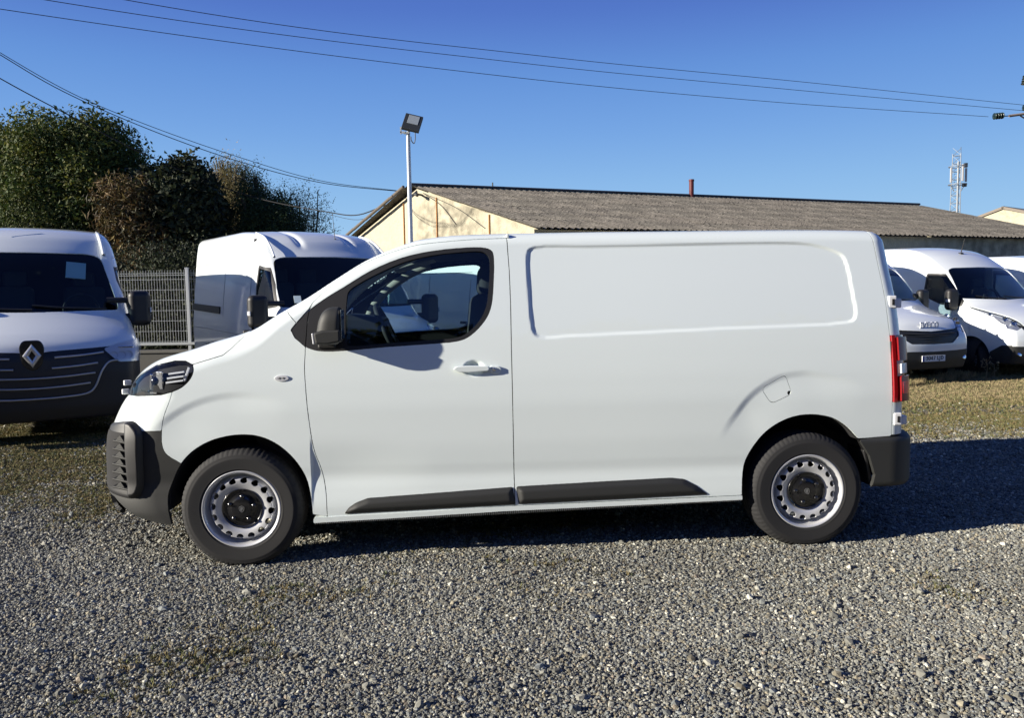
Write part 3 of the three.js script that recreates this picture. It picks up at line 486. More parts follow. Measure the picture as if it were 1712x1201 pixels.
  for (const s of [1, -1]) {
    part('pillar_trim', tube([[0.5, 1.30, s * 0.825], [0.58, 1.46, s * 0.80], [0.7, 1.585, s * 0.765], [0.86, 1.69, s * 0.735], [1.02, 1.76, s * 0.71]], 0.032, 30, 10), mat.trim, van);
    part('belt_strap', bx(0.05, 0.5, 0.006, 1.46, 1.4, s * 0.75, -0.18 * s, 0, 0), mat.trim, van);
    part('sun_visor', rb(0.3, 0.02, 0.42, 0.01, 0.93, 1.745, s * 0.4, 0, 0, 0.28), mat.trim, van);
  }
  // wheels
  addWheel(van, wheelProto, 0, AXLE, 0.93, 0.0, 0); addWheel(van, wheelProto, BASE, AXLE, 0.93, 0.0, 0.35);
  addWheel(van, wheelProto, 0, AXLE, -0.93, Math.PI, 0); addWheel(van, wheelProto, BASE, AXLE, -0.93, Math.PI, 0.5);
}

// ---------------------------------------------------------------- ground
const groundY = (x, z) => -0.13 * sstep(-8, -13.5, z) * sstep(-3, 4, x);
const mossMask = (x, z) => {                             // where moss and short grass have come through the gravel
  const n = fbm(x * 0.55 + 3.1, z * 0.55 - 1.7, 0.4, 4) * 1.5 + fbm(x * 2.1, z * 2.1, 5.2, 3) * 0.95;
  const left = sstep(-2.0, -2.9, x) * sstep(-4.7, -5.7, z), streak = Math.exp(-(((x + 1.0 + (z + 4) * 0.55) / 0.55) ** 2)) * 0.5 * sstep(-5.2, -4.4, z);
  const right = sstep(-7.7, -8.7, z) * sstep(1.5, 3, x);
  return clamp(n * 0.82 + left * 0.85 + streak + right * 1.1 - 0.05 - 0.35 * sstep(0.6, 1.8, x) * sstep(-6.8, -5.6, z));
};
{
  const tone = texture(1024, 1024, (x, y) => {
    const n = loopNoise(x, y, 24, 4, 2.3), m = loopNoise(x, y, 90, 2, 9.1), k = 0.40 + n * 0.16 + m * 0.2;
    return [k * 1.02, k, k * 0.96];
  });
  const relief = texture(1024, 1024, (x, y) => 0.5 + loopNoise(x, y, 60, 4, 5) * 0.8, false);
  const xs = [...steps(-150, -14, 8), ...steps(-14, 14, 0.16).slice(1), ...steps(14, 150, 8).slice(1)], zs = [...steps(-220, -18, 10), ...steps(-18, -2, 0.16).slice(1), ...steps(-2, 60, 4).slice(1)];
  const P = [], C = [], U = [], I = [], base = [0.185, 0.173, 0.142], moss = [0.13, 0.112, 0.052], straw = [0.19, 0.155, 0.085];
  for (const z of zs) for (const x of xs) {
    const b = 0.012 * fbm(x * 1.3, z * 1.3, 2, 3) * (z < 0 && z > -14 ? 1 : 0); P.push(x, groundY(x, z) + b - 0.004, z); U.push(x, z);
    const m = mossMask(x, z), s = sstep(-10.2, -12.2, z) * sstep(2, 5, x) * 0.75; C.push(...[0, 1, 2].map((c) => mix(mix(base[c], moss[c], m * 0.8), straw[c], s) / 0.13));
  }
  for (let j = 0; j < zs.length - 1; j++) for (let i = 0; i < xs.length - 1; i++) { const a = j * xs.length + i; I.push(a, a + xs.length, a + 1, a + 1, a + xs.length, a + xs.length + 1); }
  const g = new THREE.BufferGeometry(); g.setAttribute('position', new THREE.BufferAttribute(new Float32Array(P), 3)); g.setAttribute('color', new THREE.BufferAttribute(new Float32Array(C), 3)); g.setAttribute('uv', new THREE.BufferAttribute(new Float32Array(U), 2)); g.setIndex(I); g.computeVertexNormals();
  const m = new THREE.MeshStandardMaterial({ color: lin(0.9, 0.9, 0.9), vertexColors: true, roughness: 1, map: tone, bumpMap: relief, bumpScale: 0.012 });
  tone.repeat.set(0.5, 0.5); relief.repeat.set(0.7, 0.7);
  structure(part('ground', g, m, scene));
}
{
  // loose stones, fine grit to fist size
  const rnd = rng(11), kinds = [];
  for (let k = 0; k < 5; k++) {
    const g = mergeVertices(new THREE.IcosahedronGeometry(1, k === 4 ? 1 : 0).deleteAttribute('normal').deleteAttribute('uv')), p = g.attributes.position;
    for (let i = 0; i < p.count; i++) { const s = 0.68 + rnd() * 0.55; p.setXYZ(i, p.getX(i) * s * 1.12, p.getY(i) * s * 0.66, p.getZ(i) * s * 0.92); }
    const q = g.toNonIndexed(); q.computeVertexNormals(); kinds.push(q);
  }
  const stone = new THREE.MeshStandardMaterial({ color: 0xffffff, roughness: 0.85 });
  const sets = kinds.map(() => ({ n: 0, m: new Float32Array(16 * 240000), c: new Float32Array(3 * 240000) })), q = new THREE.Quaternion(), e = new THREE.Euler(), v = new THREE.Vector3(), sc = new THREE.Vector3(), M = new THREE.Matrix4();
  const put = (x, z, r) => {
    const moss = mossMask(x, z); if (rnd() < moss * 0.86) return;
    const k = r > 0.016 ? (rnd() * 5) | 0 : (rnd() * 4) | 0; e.set(rnd() * 6.3, rnd() * 6.3, rnd() * 6.3); q.setFromEuler(e); if (rnd() < 0.5) q.setFromEuler(e.set((rnd() - 0.5) * 0.9, rnd() * 6.3, (rnd() - 0.5) * 0.9));
    sc.set(r, r * (0.8 + rnd() * 0.4), r); v.set(x, groundY(x, z) + 0.012 * fbm(x * 1.3, z * 1.3, 2, 3) - 0.002 + r * (-0.3 + rnd() * 0.65), z); M.compose(v, q, sc);
    const t = rnd() * (1 - 0.55 * sstep(0.5, 0.9, moss)), w = fbm(x * 0.8, z * 0.8, 9, 2); let b = 0.092 + 0.2 * rnd() ** 1.35 + w * 0.07, col;
    if (t < 0.02) col = [0.55, 0.53, 0.49]; else if (t < 0.06) col = [b * 1.9, b * 1.85, b * 1.75]; else if (t < 0.2) col = [b * 1.12, b * 1.0, b * 0.8]; else if (t < 0.225) col = [b * 1.12, b * 0.94, b * 0.8]; else if (t < 0.42) col = [b * 0.95, b, b * 1.06]; else col = [b * 1.02, b, b * 0.95];
    const S = sets[k]; if (S.n >= 240000) return; S.m.set(M.elements, S.n * 16); S.c[S.n * 3] = col[0] * 0.99; S.c[S.n * 3 + 1] = col[1]; S.c[S.n * 3 + 2] = col[2] * 0.9; S.n++;
  };
  const spread = (n, z0, z1, small, big, pow) => { for (let i = 0; i < n; i++) { const z = -mix(z0, z1, rnd()), w = 0.78 * -z + 1.1, x = (rnd() * 2 - 1) * w; put(x, z, small + (big - small) * rnd() ** pow); } };
  spread(225000, 2.0, 3.4, 0.0024, 0.011, 2.4); spread(265000, 3.2, 4.6, 0.003, 0.012, 2.6); spread(200000, 4.4, 6.5, 0.0042, 0.014, 2.8); spread(105000, 6.3, 9.5, 0.007, 0.017, 2.6); spread(26000, 9.0, 15, 0.011, 0.022, 2.5);
  spread(5200, 2.3, 5.5, 0.011, 0.024, 3.2); spread(900, 5, 10, 0.014, 0.026, 2.5);
  sets.forEach((s, k) => {
    const n = s.n, im = new THREE.InstancedMesh(kinds[k], stone, n); im.name = numbered('gravel'); im.instanceMatrix.array.set(s.m.subarray(0, n * 16)); im.instanceColor = new THREE.InstancedBufferAttribute(s.c.slice(0, n * 3), 3);
    im.castShadow = im.receiveShadow = true; im.userData.kind = 'stuff'; im.userData.label = ['grey crushed stone gravel covering the yard around the vans', 'angular grey stones strewn among the gravel', 'grey and brownish chippings of the gravel yard', 'small broken stones in the gravel yard', 'larger rounded lumps lying among the gravel'][k]; im.userData.category = 'gravel'; scene.add(im);
  });
}
{
  // short grass: mossy tufts at the left, dry meadow behind the van at the right
  const rnd = rng(23), blade = (n, h, w) => { const P = []; for (let i = 0; i < n; i++) { const a = rnd() * 6.3, r = rnd() * 0.5, l = 0.3 + rnd() * 0.7, x = Math.cos(a) * r, z = Math.sin(a) * r, dx = Math.cos(a + 1.6) * w, dz = Math.sin(a + 1.6) * w, bxx = Math.cos(a) * l * 0.75, bz = Math.sin(a) * l * 0.75, hh = h * (0.55 + rnd() * 0.5); P.push(x - dx, 0, z - dz, x + dx, 0, z + dz, x + bxx * 0.45 + dx * 0.7, hh * 0.6, z + bz * 0.45 + dz * 0.7, x - dx, 0, z - dz, x + bxx * 0.45 + dx * 0.7, hh * 0.6, z + bz * 0.45 + dz * 0.7, x + bxx, hh, z + bz); } const g = new THREE.BufferGeometry(); g.setAttribute('position', new THREE.BufferAttribute(new Float32Array(P), 3)); g.computeVertexNormals(); return g; };
  const short = blade(16, 0.75, 0.07), tall = blade(14, 1.5, 0.045), green = phys(1, 1, 1, { roughness: 0.9 });
  const make = (geo, list, label) => { const im = new THREE.InstancedMesh(geo, green, list.length), M = new THREE.Matrix4(), q = new THREE.Quaternion(), c = new THREE.Color(); im.name = numbered('grass'); list.forEach(([x, z, s, col], i) => { q.setFromEuler(new THREE.Euler(0, rnd() * 6.3, 0)); im.setMatrixAt(i, M.compose(new THREE.Vector3(x, groundY(x, z) - 0.006, z), q, new THREE.Vector3(s, s * (0.7 + rnd() * 0.6), s))); im.setColorAt(i, c.setRGB(...col)); }); im.castShadow = im.receiveShadow = true; im.userData = { kind: 'stuff', label, category: 'grass' }; scene.add(im); };
  const A = [], B = [], C = [];
  const tint = (t) => { const b = 1.05 + rnd() * 0.6; return t < 0.45 ? [0.115 * b, 0.105 * b, 0.04 * b] : t < 0.8 ? [0.16 * b, 0.125 * b, 0.055 * b] : [0.08 * b, 0.095 * b, 0.035 * b]; }, dry = () => { const b = 0.75 + rnd() * 0.5; return rnd() < 0.75 ? [0.27 * b, 0.215 * b, 0.115 * b] : [0.15 * b, 0.15 * b, 0.06 * b]; };
  for (let i = 0; i < 240000; i++) { const z = -mix(2.4, 9.5, rnd() ** 0.7), w = 0.78 * -z + 0.5, x = (rnd() * 2 - 1) * w; if (rnd() < (mossMask(x, z) - 0.25) * 1.3) A.push([x, z, 0.012 + rnd() * 0.018, tint(rnd())]); }
  for (let i = 0; i < 75000; i++) { const z = -mix(7.8, 15.4, rnd()), x = mix(1.5, 14, rnd()), far = sstep(-9.5, -12.5, z + fbm(x, z, 1, 2)); if (rnd() < 0.45 + 0.5 * far) B.push([x, z, 0.018 + rnd() * 0.028 + far * 0.02, rnd() < far ? dry() : tint(rnd())]); }
  for (let i = 0; i < 9000; i++) { const x = mix(4.5, 14, rnd()), z = -13.9 - 0.62 * (x - 7) - rnd() * 1.6 + 0.5; if (z > -13) continue; C.push([x, z, 0.05 + rnd() * 0.05, dry()]); }
  for (let i = 0; i < 26000; i++) { const z = -mix(7.4, 15, rnd()), x = -mix(1.5, 12, rnd()); B.push([x, z, 0.02 + rnd() * 0.025, tint(rnd())]); }
  make(short, A, 'short olive moss and grass growing through the gravel'); make(short, B, 'low sunlit grass strip between the gravel and the back row of vans'); make(tall, C, 'taller straw-coloured grass along the back row of vans');
}

// ---------------------------------------------------------------- long low warehouse with a corrugated roof
{
  const plaster = texture(512, 512, (x, y) => {
    const a = loopNoise(x, y, 4, 5, 1), b = loopNoise(x, y, 60, 3, 7), st = sstep(-0.02, 0.2, loopNoise(x, y, 4, 4, 13)) * sstep(-0.15, 0.2, loopNoise(x, y, 46, 3, 21)) * 0.4 + 0.95 * sstep(0.16, 0.24, x + 0.06 * loopNoise(x, y, 12, 3, 2)) * (1 - sstep(0.4, 0.5, x)) * sstep(0.44, 0.34, y + 0.06 * loopNoise(x, y, 10, 3, 8)) * sstep(-0.22, 0.2, loopNoise(x, y, 40, 4, 61));
    const k = 0.84 + a * 0.12 + b * 0.1; return [mix(k, 0.5, st * 0.75), mix(k * 0.965, 0.48, st * 0.75), mix(k * 0.86, 0.425, st * 0.75)];
  });
  plaster.repeat.set(0.09, 0.09);
  const rough = texture(256, 256, (x, y) => 0.5 + loopNoise(x, y, 30, 4, 3) * 0.8, false); rough.repeat.set(0.5, 0.5);
  const wallM = std(0.66, 0.655, 0.63, { map: plaster, bumpMap: rough, bumpScale: 0.02, roughness: 0.95 }), wallDark = wallM;
  const fibre = texture(512, 512, (x, y) => { const a = loopNoise(x, y, 6, 4, 4), b = loopNoise(x, y, 48, 3, 17), l = loopNoise(x, y, 64, 2, 33) > 0.2 ? 0.28 : 0, d = loopNoise(x, y, 40, 2, 51) > 0.16 ? -0.2 : 0, k = 0.47 + a * 0.3 + b * 0.34 + l + d; return [k * 1.03, k * 0.99, k * 0.93]; });
  const sheetM = [0, 1, 2].map((i) => { const t = fibre.clone(); t.repeat.set(0.45, 0.45); t.offset.set(i * 0.37, i * 0.61); t.needsUpdate = true; return std(0.5 + 0.035 * i, 0.5 + 0.03 * i, 0.49 + 0.03 * i, { map: t, roughness: 0.95 }); });
  const A = new THREE.Vector3(0.56, 3.19, -18), e = new THREE.Vector3(17.55, 0, -6.6), g = new THREE.Vector3(-3.15, 0, -3.9), rise = 1.53;   // near eaves corner, along the eaves, from eaves to below the ridge
  const w = thing('warehouse', 'long low warehouse with cream gable and grey corrugated roof behind the vans', 'building', [0, 0, 0]);
  const at = (u, v) => A.clone().addScaledVector(e, u).addScaledVector(g, v);   // u along, v across (0 near eaves, 1 ridge, 2 far eaves)
  const H = (v) => 3.19 + rise * (1 - Math.abs(1 - v));
  const quad = (pp, uvs) => { const q = new THREE.BufferGeometry(); q.setAttribute('position', new THREE.BufferAttribute(new Float32Array(pp.flat()), 3)); q.setAttribute('uv', new THREE.BufferAttribute(new Float32Array(uvs.flat()), 2)); const I = []; for (let i = 1; i < pp.length - 1; i++) I.push(0, i, i + 1); q.setIndex(I); q.computeVertexNormals(); return q; };
  const gable = (u, inn) => { const vs = [0, 1, 2], o = e.clone().normalize().multiplyScalar(inn), p = []; for (const v of vs) { const b = at(u, v).add(o); p.push([b.x, H(v) - 0.06, b.z]); } const b2 = at(u, 2).add(o), b0 = at(u, 0).add(o); p.push([b2.x, -0.5, b2.z], [b0.x, -0.5, b0.z]); return quad(p, p.map((q) => [Math.hypot(q[0] - A.x, q[2] - A.z) * (q[0] < A.x ? 1 : -1), q[1]])); };
  const wallQ = (v) => { const a = at(0, v), b = at(1, v), L = e.length(); return quad([[a.x, H(v) - 0.06, a.z], [a.x, -0.5, a.z], [b.x, -0.5, b.z], [b.x, H(v) - 0.06, b.z]], [[0, H(v)], [0, 0], [L, 0], [L, H(v)]]); };
  part('gable_wall', join(gable(0, 0), gable(0, 0.3)), wallM, w); part('gable_wall', gable(1, 0), wallM, w); part('front_wall', wallQ(0), wallDark, w, undefined); part('rear_wall', wallQ(2), wallM, w);
  // corrugated sheets, one by one: five rows of eighteen on the near slope
  const cols = 18, rows = 6, eu = e.clone().divideScalar(cols), gv = g.clone().divideScalar(rows).setY(rise / rows), up = new THREE.Vector3().crossVectors(eu, gv).normalize(); if (up.y < 0) up.negate();
  const sheetGeo = (() => {
    const P = [], U = [], I = [], nu = 6 * 8, nv = 1; for (let j = 0; j <= nv; j++) for (let i = 0; i <= nu; i++) { const p = eu.clone().multiplyScalar((i / nu) * 1.0).addScaledVector(gv, (j / nv) * 1.1 - 0.04).addScaledVector(up, 0.026 * Math.cos((i / 8) * Math.PI * 2) + 0.03 - 0.007 * (j / nv)); P.push(p.x, p.y, p.z); U.push((i / nu) * eu.length(), (j / nv) * gv.length()); }
    for (let j = 0; j < nv; j++) for (let i = 0; i < nu; i++) { const a = j * (nu + 1) + i; I.push(a, a + 1, a + nu + 1, a + 1, a + nu + 2, a + nu + 1); }
    const q = new THREE.BufferGeometry(); q.setAttribute('position', new THREE.BufferAttribute(new Float32Array(P), 3)); q.setAttribute('uv', new THREE.BufferAttribute(new Float32Array(U), 2)); q.setIndex(I); q.computeVertexNormals(); return q;
  })();
  const rnd = rng(5), o0 = at(-0.012, -0.055);
  const ridge = part('roof', (() => { const a = at(-0.014, 1), b = at(1.0, 1); return join(bar([a.x, H(1) + 0.06, a.z], [b.x, H(1) + 0.06, b.z], 0.04, 8)); })(), std(0.055, 0.055, 0.062, { roughness: 0.8 }), w);
  for (let r = 0; r < rows; r++) for (let c = 0; c < cols; c++) {
    const s = part('roof_sheet', sheetGeo, sheetM[(rnd() * 3) | 0], ridge), p = o0.clone().addScaledVector(eu, c).addScaledVector(gv, r * 1.008); s.position.set(p.x + (rnd() - 0.5) * 0.03, 3.12 + (rise / rows) * r + (rnd() - 0.5) * 0.008, p.z);
  }
  { const a = at(-0.014, 1), b = at(1, 1), c = at(1, 2.05), d = at(-0.008, 2.05); part('far_slope', quad([[a.x, H(1) + 0.02, a.z], [b.x, H(1) + 0.02, b.z], [c.x, 3.12, c.z], [d.x, 3.12, d.z]], [[0, 0], [18, 0], [18, 5], [0, 5]]), sheetM[0], ridge);
    part('verge_edge', join(...[0, 1, 2, 3, 4, 5, 6].map((i) => { const v0 = 1 + i * 0.15, v1 = v0 + 0.15, p = at(-0.02, v0), q = at(-0.02, v1); return bar([p.x, H(v0) - 0.02, p.z], [q.x, H(v1) - 0.03, q.z], 0.045, 6); })), std(0.12, 0.1, 0.082, { roughness: 0.95 }), ridge); }
  const wallPoint = (v, y, off = 0.02) => { const p = at(0, v); const n = new THREE.Vector3(g.z, 0, -g.x).normalize(); if (n.x > 0) n.negate(); return [p.x + n.x * off, y, p.z + n.z * off]; };
  for (const [v, top] of [[0.335, 3.62], [0.80, 4.3], [1.14, 4.35]]) part('expansion_joint', bar(wallPoint(v, 1), wallPoint(v, top), 0.02, 6), std(0.42, 0.2, 0.07, { roughness: 0.9 }), w);
  part('wall_cable', tube([wallPoint(0.93, 4.5), wallPoint(0.75, 4.05), wallPoint(0.62, 3.5)], 0.009, 12), mat.dark, w); part('wall_cable', tube([wallPoint(0.93, 4.5), wallPoint(0.6, 3.9), wallPoint(0.37, 3.3)], 0.008, 12), mat.dark, w);
  part('wall_bracket', join(bar(wallPoint(0.95, 4.46), wallPoint(0.93, 4.46, 0.3), 0.03), bar(wallPoint(0.93, 4.46, 0.3), wallPoint(0.9, 4.4, 0.3), 0.045)), mat.dark, w);
  { const p = at(0.48, 1); part('flue_pipe', join(bar([p.x, 4.6, p.z], [p.x, 5.26, p.z], 0.075, 14), bar([p.x, 5.22, p.z], [p.x, 5.28, p.z], 0.085, 14)), std(0.1, 0.012, 0.012, { roughness: 0.6 }), w); }
  { const p = at(0.12, 1); part('vent_pin', bar([p.x, 4.7, p.z], [p.x, 4.92, p.z], 0.02), mat.dark, w); }
  // second, farther building: a cream gable and part of its roof
  const s2 = thing('storage_hall', 'cream gabled hall partly hidden behind the grey roof at the right edge', 'building', [28.9, 0, -45.5], -0.95);
  part('gable_wall', placed(plate([[-5.5, 0], [-5.5, 4.6], [0, 6.35], [5.5, 4.8], [5.5, 0]], 0.3), 0, 0, 0), wallM, s2);
  const roofM = std(0.2, 0.17, 0.14, { roughness: 0.9 }); for (const sgn of [-1, 1]) part('roof', placed(new THREE.BoxGeometry(6.1, 0.14, 22), sgn * 2.85, 5.56, -10.6, 0, 0, -sgn * 0.305), roofM, s2);
  part('side_wall', bx(0.3, 4.6, 20, -5.3, 2.3, -10.2), wallM, s2); part('side_wall', bx(0.3, 4.6, 20, 5.3, 2.3, -10.2), wallM, s2);
}

// ---------------------------------------------------------------- lamp post, poles, wires, mast
{
  const l = thing('lamp_post', 'slim galvanised pole carrying one tilted floodlight in front of the gable', 'lamp post', [-2.04, 0, -16]);
  part('pole', bar([0, -0.2, 0], [0.0, 4.95, 0], 0.062, 16, 0.04), mat.galv, l);
  const hd = part('floodlight', join(rbox(0.36, 0.44, 0.07, 0.012), rb(0.3, 0.1, 0.1, 0.01, 0, -0.05, -0.06)), mat.dark, l); hd.position.set(0.1, 5.1, 0.08); hd.rotation.set(-0.62, 0.18, -0.16);
  const gl = part('diffuser', rbox(0.22, 0.24, 0.012, 0.004), std(0.3, 0.33, 0.34, { roughness: 0.35 }), hd); gl.position.set(0.01, 0.06, 0.036);
  part('bracket', join(bx(0.12, 0.03, 0.08, -0.03, 4.92, 0.02), bx(0.03, 0.14, 0.05, -0.14, 4.97, 0.04), bx(0.1, 0.03, 0.05, -0.1, 4.93, 0.04)), mat.galv, l);
  part('lamp_cable', tube([[0.06, 4.84, 0.05], [0.07, 4.76, 0.06], [0.12, 4.7, 0.06], [0.15, 4.78, 0.07], [0.15, 4.92, 0.07]], 0.01, 24), mat.dark, l);
}
{
  const p = thing('utility_pole', 'wooden power pole with crossarms and glass insulators at the right edge', 'utility pole', [22.1, 0, -32.3]);
  part('pole', bar([0, -0.3, 0], [0, 10.9, 0], 0.16, 12, 0.11), std(0.16, 0.13, 0.1, { roughness: 0.9 }), p);
  const steel = std(0.25, 0.2, 0.16, { roughness: 0.7 });
  part('crossarm', join(bar([-1.75, 8.68, 0.3], [1.75, 9.18, -0.3], 0.055, 4), bar([-1.2, 8.72, 0.15], [0, 8.1, 0], 0.03, 6)), steel, p);
  part('crossarm', bar([-1.0, 9.86, 0.1], [1.0, 9.9, -0.1], 0.05, 4), mat.galv, p);
  const ins = (x, y, z, rz) => { const d = []; for (let i = 0; i < 4; i++) d.push(placed(lathe([[0.03, 0], [0.13, 0.01], [0.12, 0.05], [0.04, 0.07], [0.03, 0.1]], 14), 0, i * 0.1, 0)); part('insulator', placed(join(d), x, y, z, 0, 0, rz), phys(0.012, 0.024, 0.022, { roughness: 0.25 }), p); };
  ins(-2.95, 8.46, 1.25, -1.5); ins(-1.1, 9.02, 0.2, -1.5); ins(-0.85, 10.05, -0.2, -0.2); ins(-0.75, 9.95, 0.0, -1.2);
  part('insulator_rod', join(bar([-2.55, 8.47, 1.2], [-1.7, 8.69, 0.3], 0.022)), mat.dark, p);
  const wire = (name, list, r, label) => tag(part(name, tube(list, r, 80, 5), mat.inner, scene), label, 'overhead wire');
  wire('overhead_wire', [[-32, 9.6, -3], [-8.84, 8.6, -18.5], [0.98, 9.2, -25], [10.8, 9.35, -29], [21.0, 9.1, -32]], 0.009, 'topmost of the three thin wires crossing the sky from the utility pole');
  wire('overhead_wire', [[-33, 9.5, -5], [-10.65, 8.62, -18.5], [0.22, 9.01, -25], [10.4, 9.08, -29], [20.97, 8.88, -32]], 0.009, 'middle one of the three thin wires crossing the sky from the utility pole');
  wire('overhead_wire', [[-34, 9.4, -7], [-11.77, 8.44, -18.5], [-0.35, 8.5, -24.6], [9.3, 8.52, -28.4], [18.9, 8.44, -31]], 0.009, 'lowest of the three thin wires crossing the sky from the utility pole');
  wire('overhead_wire', [[-14.5, 9.6, -14.5], [-10.87, 6.97, -17], [-9.76, 6.28, -17.8], [-8.66, 5.84, -19], [-6.87, 5.25, -20], [-5.07, 4.82, -21.3], [-3.04, 4.68, -22.5]], 0.008, 'upper of two close wires dropping from the left to the gable');
  wire('overhead_wire', [[-14.5, 9.5, -14.5], [-10.88, 6.93, -17], [-9.98, 6.34, -17.6], [-8.66, 5.75, -19], [-6.87, 5.14, -20], [-5.07, 4.77, -21.3], [-3.04, 4.67, -22.5]], 0.01, 'lower of two close wires dropping from the left to the gable');
  wire('overhead_wire', [[-20, 11.6, -21.5], [-15.9, 8.7, -24.8], [-14.5, 7.83, -26.2], [-12.5, 6.7, -27.3], [-9.9, 5.6, -28.6], [-6.1, 4.55, -26], [-4.7, 4.24, -24.3], [-3.7, 4.4, -23.3]], 0.018, 'thick black cable passing behind the tree crowns to the roof verge');
  wire('overhead_wire', [[-6.1, 4.48, -26.05], [-4.7, 4.1, -24.4], [-3.8, 4.22, -23.5], [-3.4, 4.42, -23.4]], 0.007, 'thin cable sagging just below the thick one at the roof verge');
}
{
  const t = thing('radio_mast', 'distant lattice radio mast with white antenna panels above the roof', 'mast', [63, 0, -110]);
  const bars = [], zig = [], w = (y) => 0.95 - y * 0.018; for (const [a, b] of [[-1, -0.6], [1, -0.6], [0, 1.1]]) bars.push(bar([a * w(0), 0, b * w(0)], [a * w(21), 21.2, b * w(21)], 0.055, 5));
  for (let y = 0; y < 21; y += 1.1) { const k = w(y), c = [[-k, -0.6 * k], [k, -0.6 * k], [0, 1.1 * k]]; for (let i = 0; i < 3; i++) { const a = c[i], b = c[(i + 1) % 3]; zig.push(bar([a[0], y, a[1]], [b[0], y + 1.1, b[1]], 0.035, 4), bar([a[0], y, a[1]], [b[0], y, b[1]], 0.035, 4)); } }
  const m = std(0.24, 0.26, 0.28, { roughness: 0.5, metalness: 0.3 }); part('lattice', join(bars, zig), m, t); part('climbing_tube', bar([-0.3, 0, 0.6], [-0.3, 20, 0.6], 0.14, 8), m, t);
  for (const [x, z, y, h] of [[-1.2, 0.2, 18.2, 2.6], [0.15, 1.2, 18.4, 2.9], [1.25, 0.2, 18.2, 2.4]]) part('antenna_panel', rb(0.27, h * 0.8, 0.18, 0.05, x * 0.85, y, z * 0.85), std(0.4, 0.4, 0.4), t);
  part('equipment_box', rb(0.4, 0.6, 0.4, 0.04, 1.2, 19.6, -0.2), mat.dark, t); part('equipment_box', rb(0.5, 0.5, 0.4, 0.04, 0.8, 16.8, 0.3), mat.dark, t);
  part('platform', join(placed(new THREE.TorusGeometry(1.15, 0.06, 6, 20), 0, 16.9, 0, Math.PI / 2), placed(new THREE.TorusGeometry(1.15, 0.06, 6, 20), 0, 19.4, 0, Math.PI / 2), bar([-1.1, 17, 0], [-0.5, 16, 0], 0.06), bar([1.1, 17, 0], [0.5, 16, 0], 0.06)), m, t);
}

// ---------------------------------------------------------------- wire fence on a low wall
{
  const f = thing('mesh_fence', 'pale welded mesh fence on a low wall in front of the trees', 'fence', [0, 0, -15]), wire = std(0.37, 0.39, 0.4, { roughness: 0.6 });
  structure;
  for (let k = 0; k < 7; k++) {
    const x0 = -18.73 + k * 2.5, x1 = x0 + 2.5, g = []; if (x1 > 1) break;
    for (let x = x0 + 0.06; x < x1 - 0.02; x += 0.0525) g.push(new THREE.BoxGeometry(0.0048, 1.46, 0.0048).translate(x, 1.45, 0.006));
    for (const [y, z] of [[0.8, 0], [1.0, 0], [1.2, 0], [1.4, 0], [1.6, 0], [1.8, 0], [2.0, 0], [2.08, 0.03], [2.12, 0], [0.74, 0]]) g.push(new THREE.BoxGeometry(2.44, 0.007, 0.007).translate((x0 + x1) / 2, y, z));
    const pn = part('mesh_panel', join(g), wire, f); pn.userData.kind = 'stuff';
    part('post', join(rb(0.06, 1.75, 0.05, 0.006, x1, 1.33, 0.045), rb(0.07, 0.02, 0.06, 0.006, x1, 2.21, 0.045)), std(0.34, 0.36, 0.38), f);
  }
  part('rail', rb(17.5, 0.055, 0.05, 0.01, -9.98, 0.755, 0.06), std(0.3, 0.32, 0.33), f);
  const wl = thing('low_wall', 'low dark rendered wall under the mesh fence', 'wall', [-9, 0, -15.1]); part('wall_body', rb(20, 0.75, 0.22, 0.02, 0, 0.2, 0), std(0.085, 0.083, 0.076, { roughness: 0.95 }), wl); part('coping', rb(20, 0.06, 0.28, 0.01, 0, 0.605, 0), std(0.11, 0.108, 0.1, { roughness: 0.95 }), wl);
}

// ---------------------------------------------------------------- trees and shrubs
function leafCluster(seed, n, size, long, drop = 0) {    // a spray of n leaves about half a metre across
  const rnd = rng(seed), P = [], N = [];
  for (let i = 0; i < n; i++) {
    const c = new THREE.Vector3(rnd() - 0.5, rnd() - 0.5, rnd() - 0.5).multiplyScalar(0.5), d = new THREE.Vector3(rnd() - 0.5, rnd() - 0.5 - drop, rnd() - 0.5).normalize(), s = new THREE.Vector3(rnd() - 0.5, rnd() - 0.5, rnd() - 0.5).cross(d).normalize(), n2 = new THREE.Vector3().crossVectors(d, s).normalize();
    const L = size * (0.7 + rnd() * 0.6), w = L / long, a = c, b = c.clone().addScaledVector(d, L * 0.5), e = c.clone().addScaledVector(d, L).addScaledVector(n2, -L * 0.12), l = b.clone().addScaledVector(s, w / 2).addScaledVector(n2, L * 0.05), r = b.clone().addScaledVector(s, -w / 2).addScaledVector(n2, L * 0.05);
    P.push(...a.toArray(), ...l.toArray(), ...r.toArray(), ...l.toArray(), ...e.toArray(), ...r.toArray());
  }
  const g = new THREE.BufferGeometry(); g.setAttribute('position', new THREE.BufferAttribute(new Float32Array(P), 3)); g.computeVertexNormals(); return g;
}
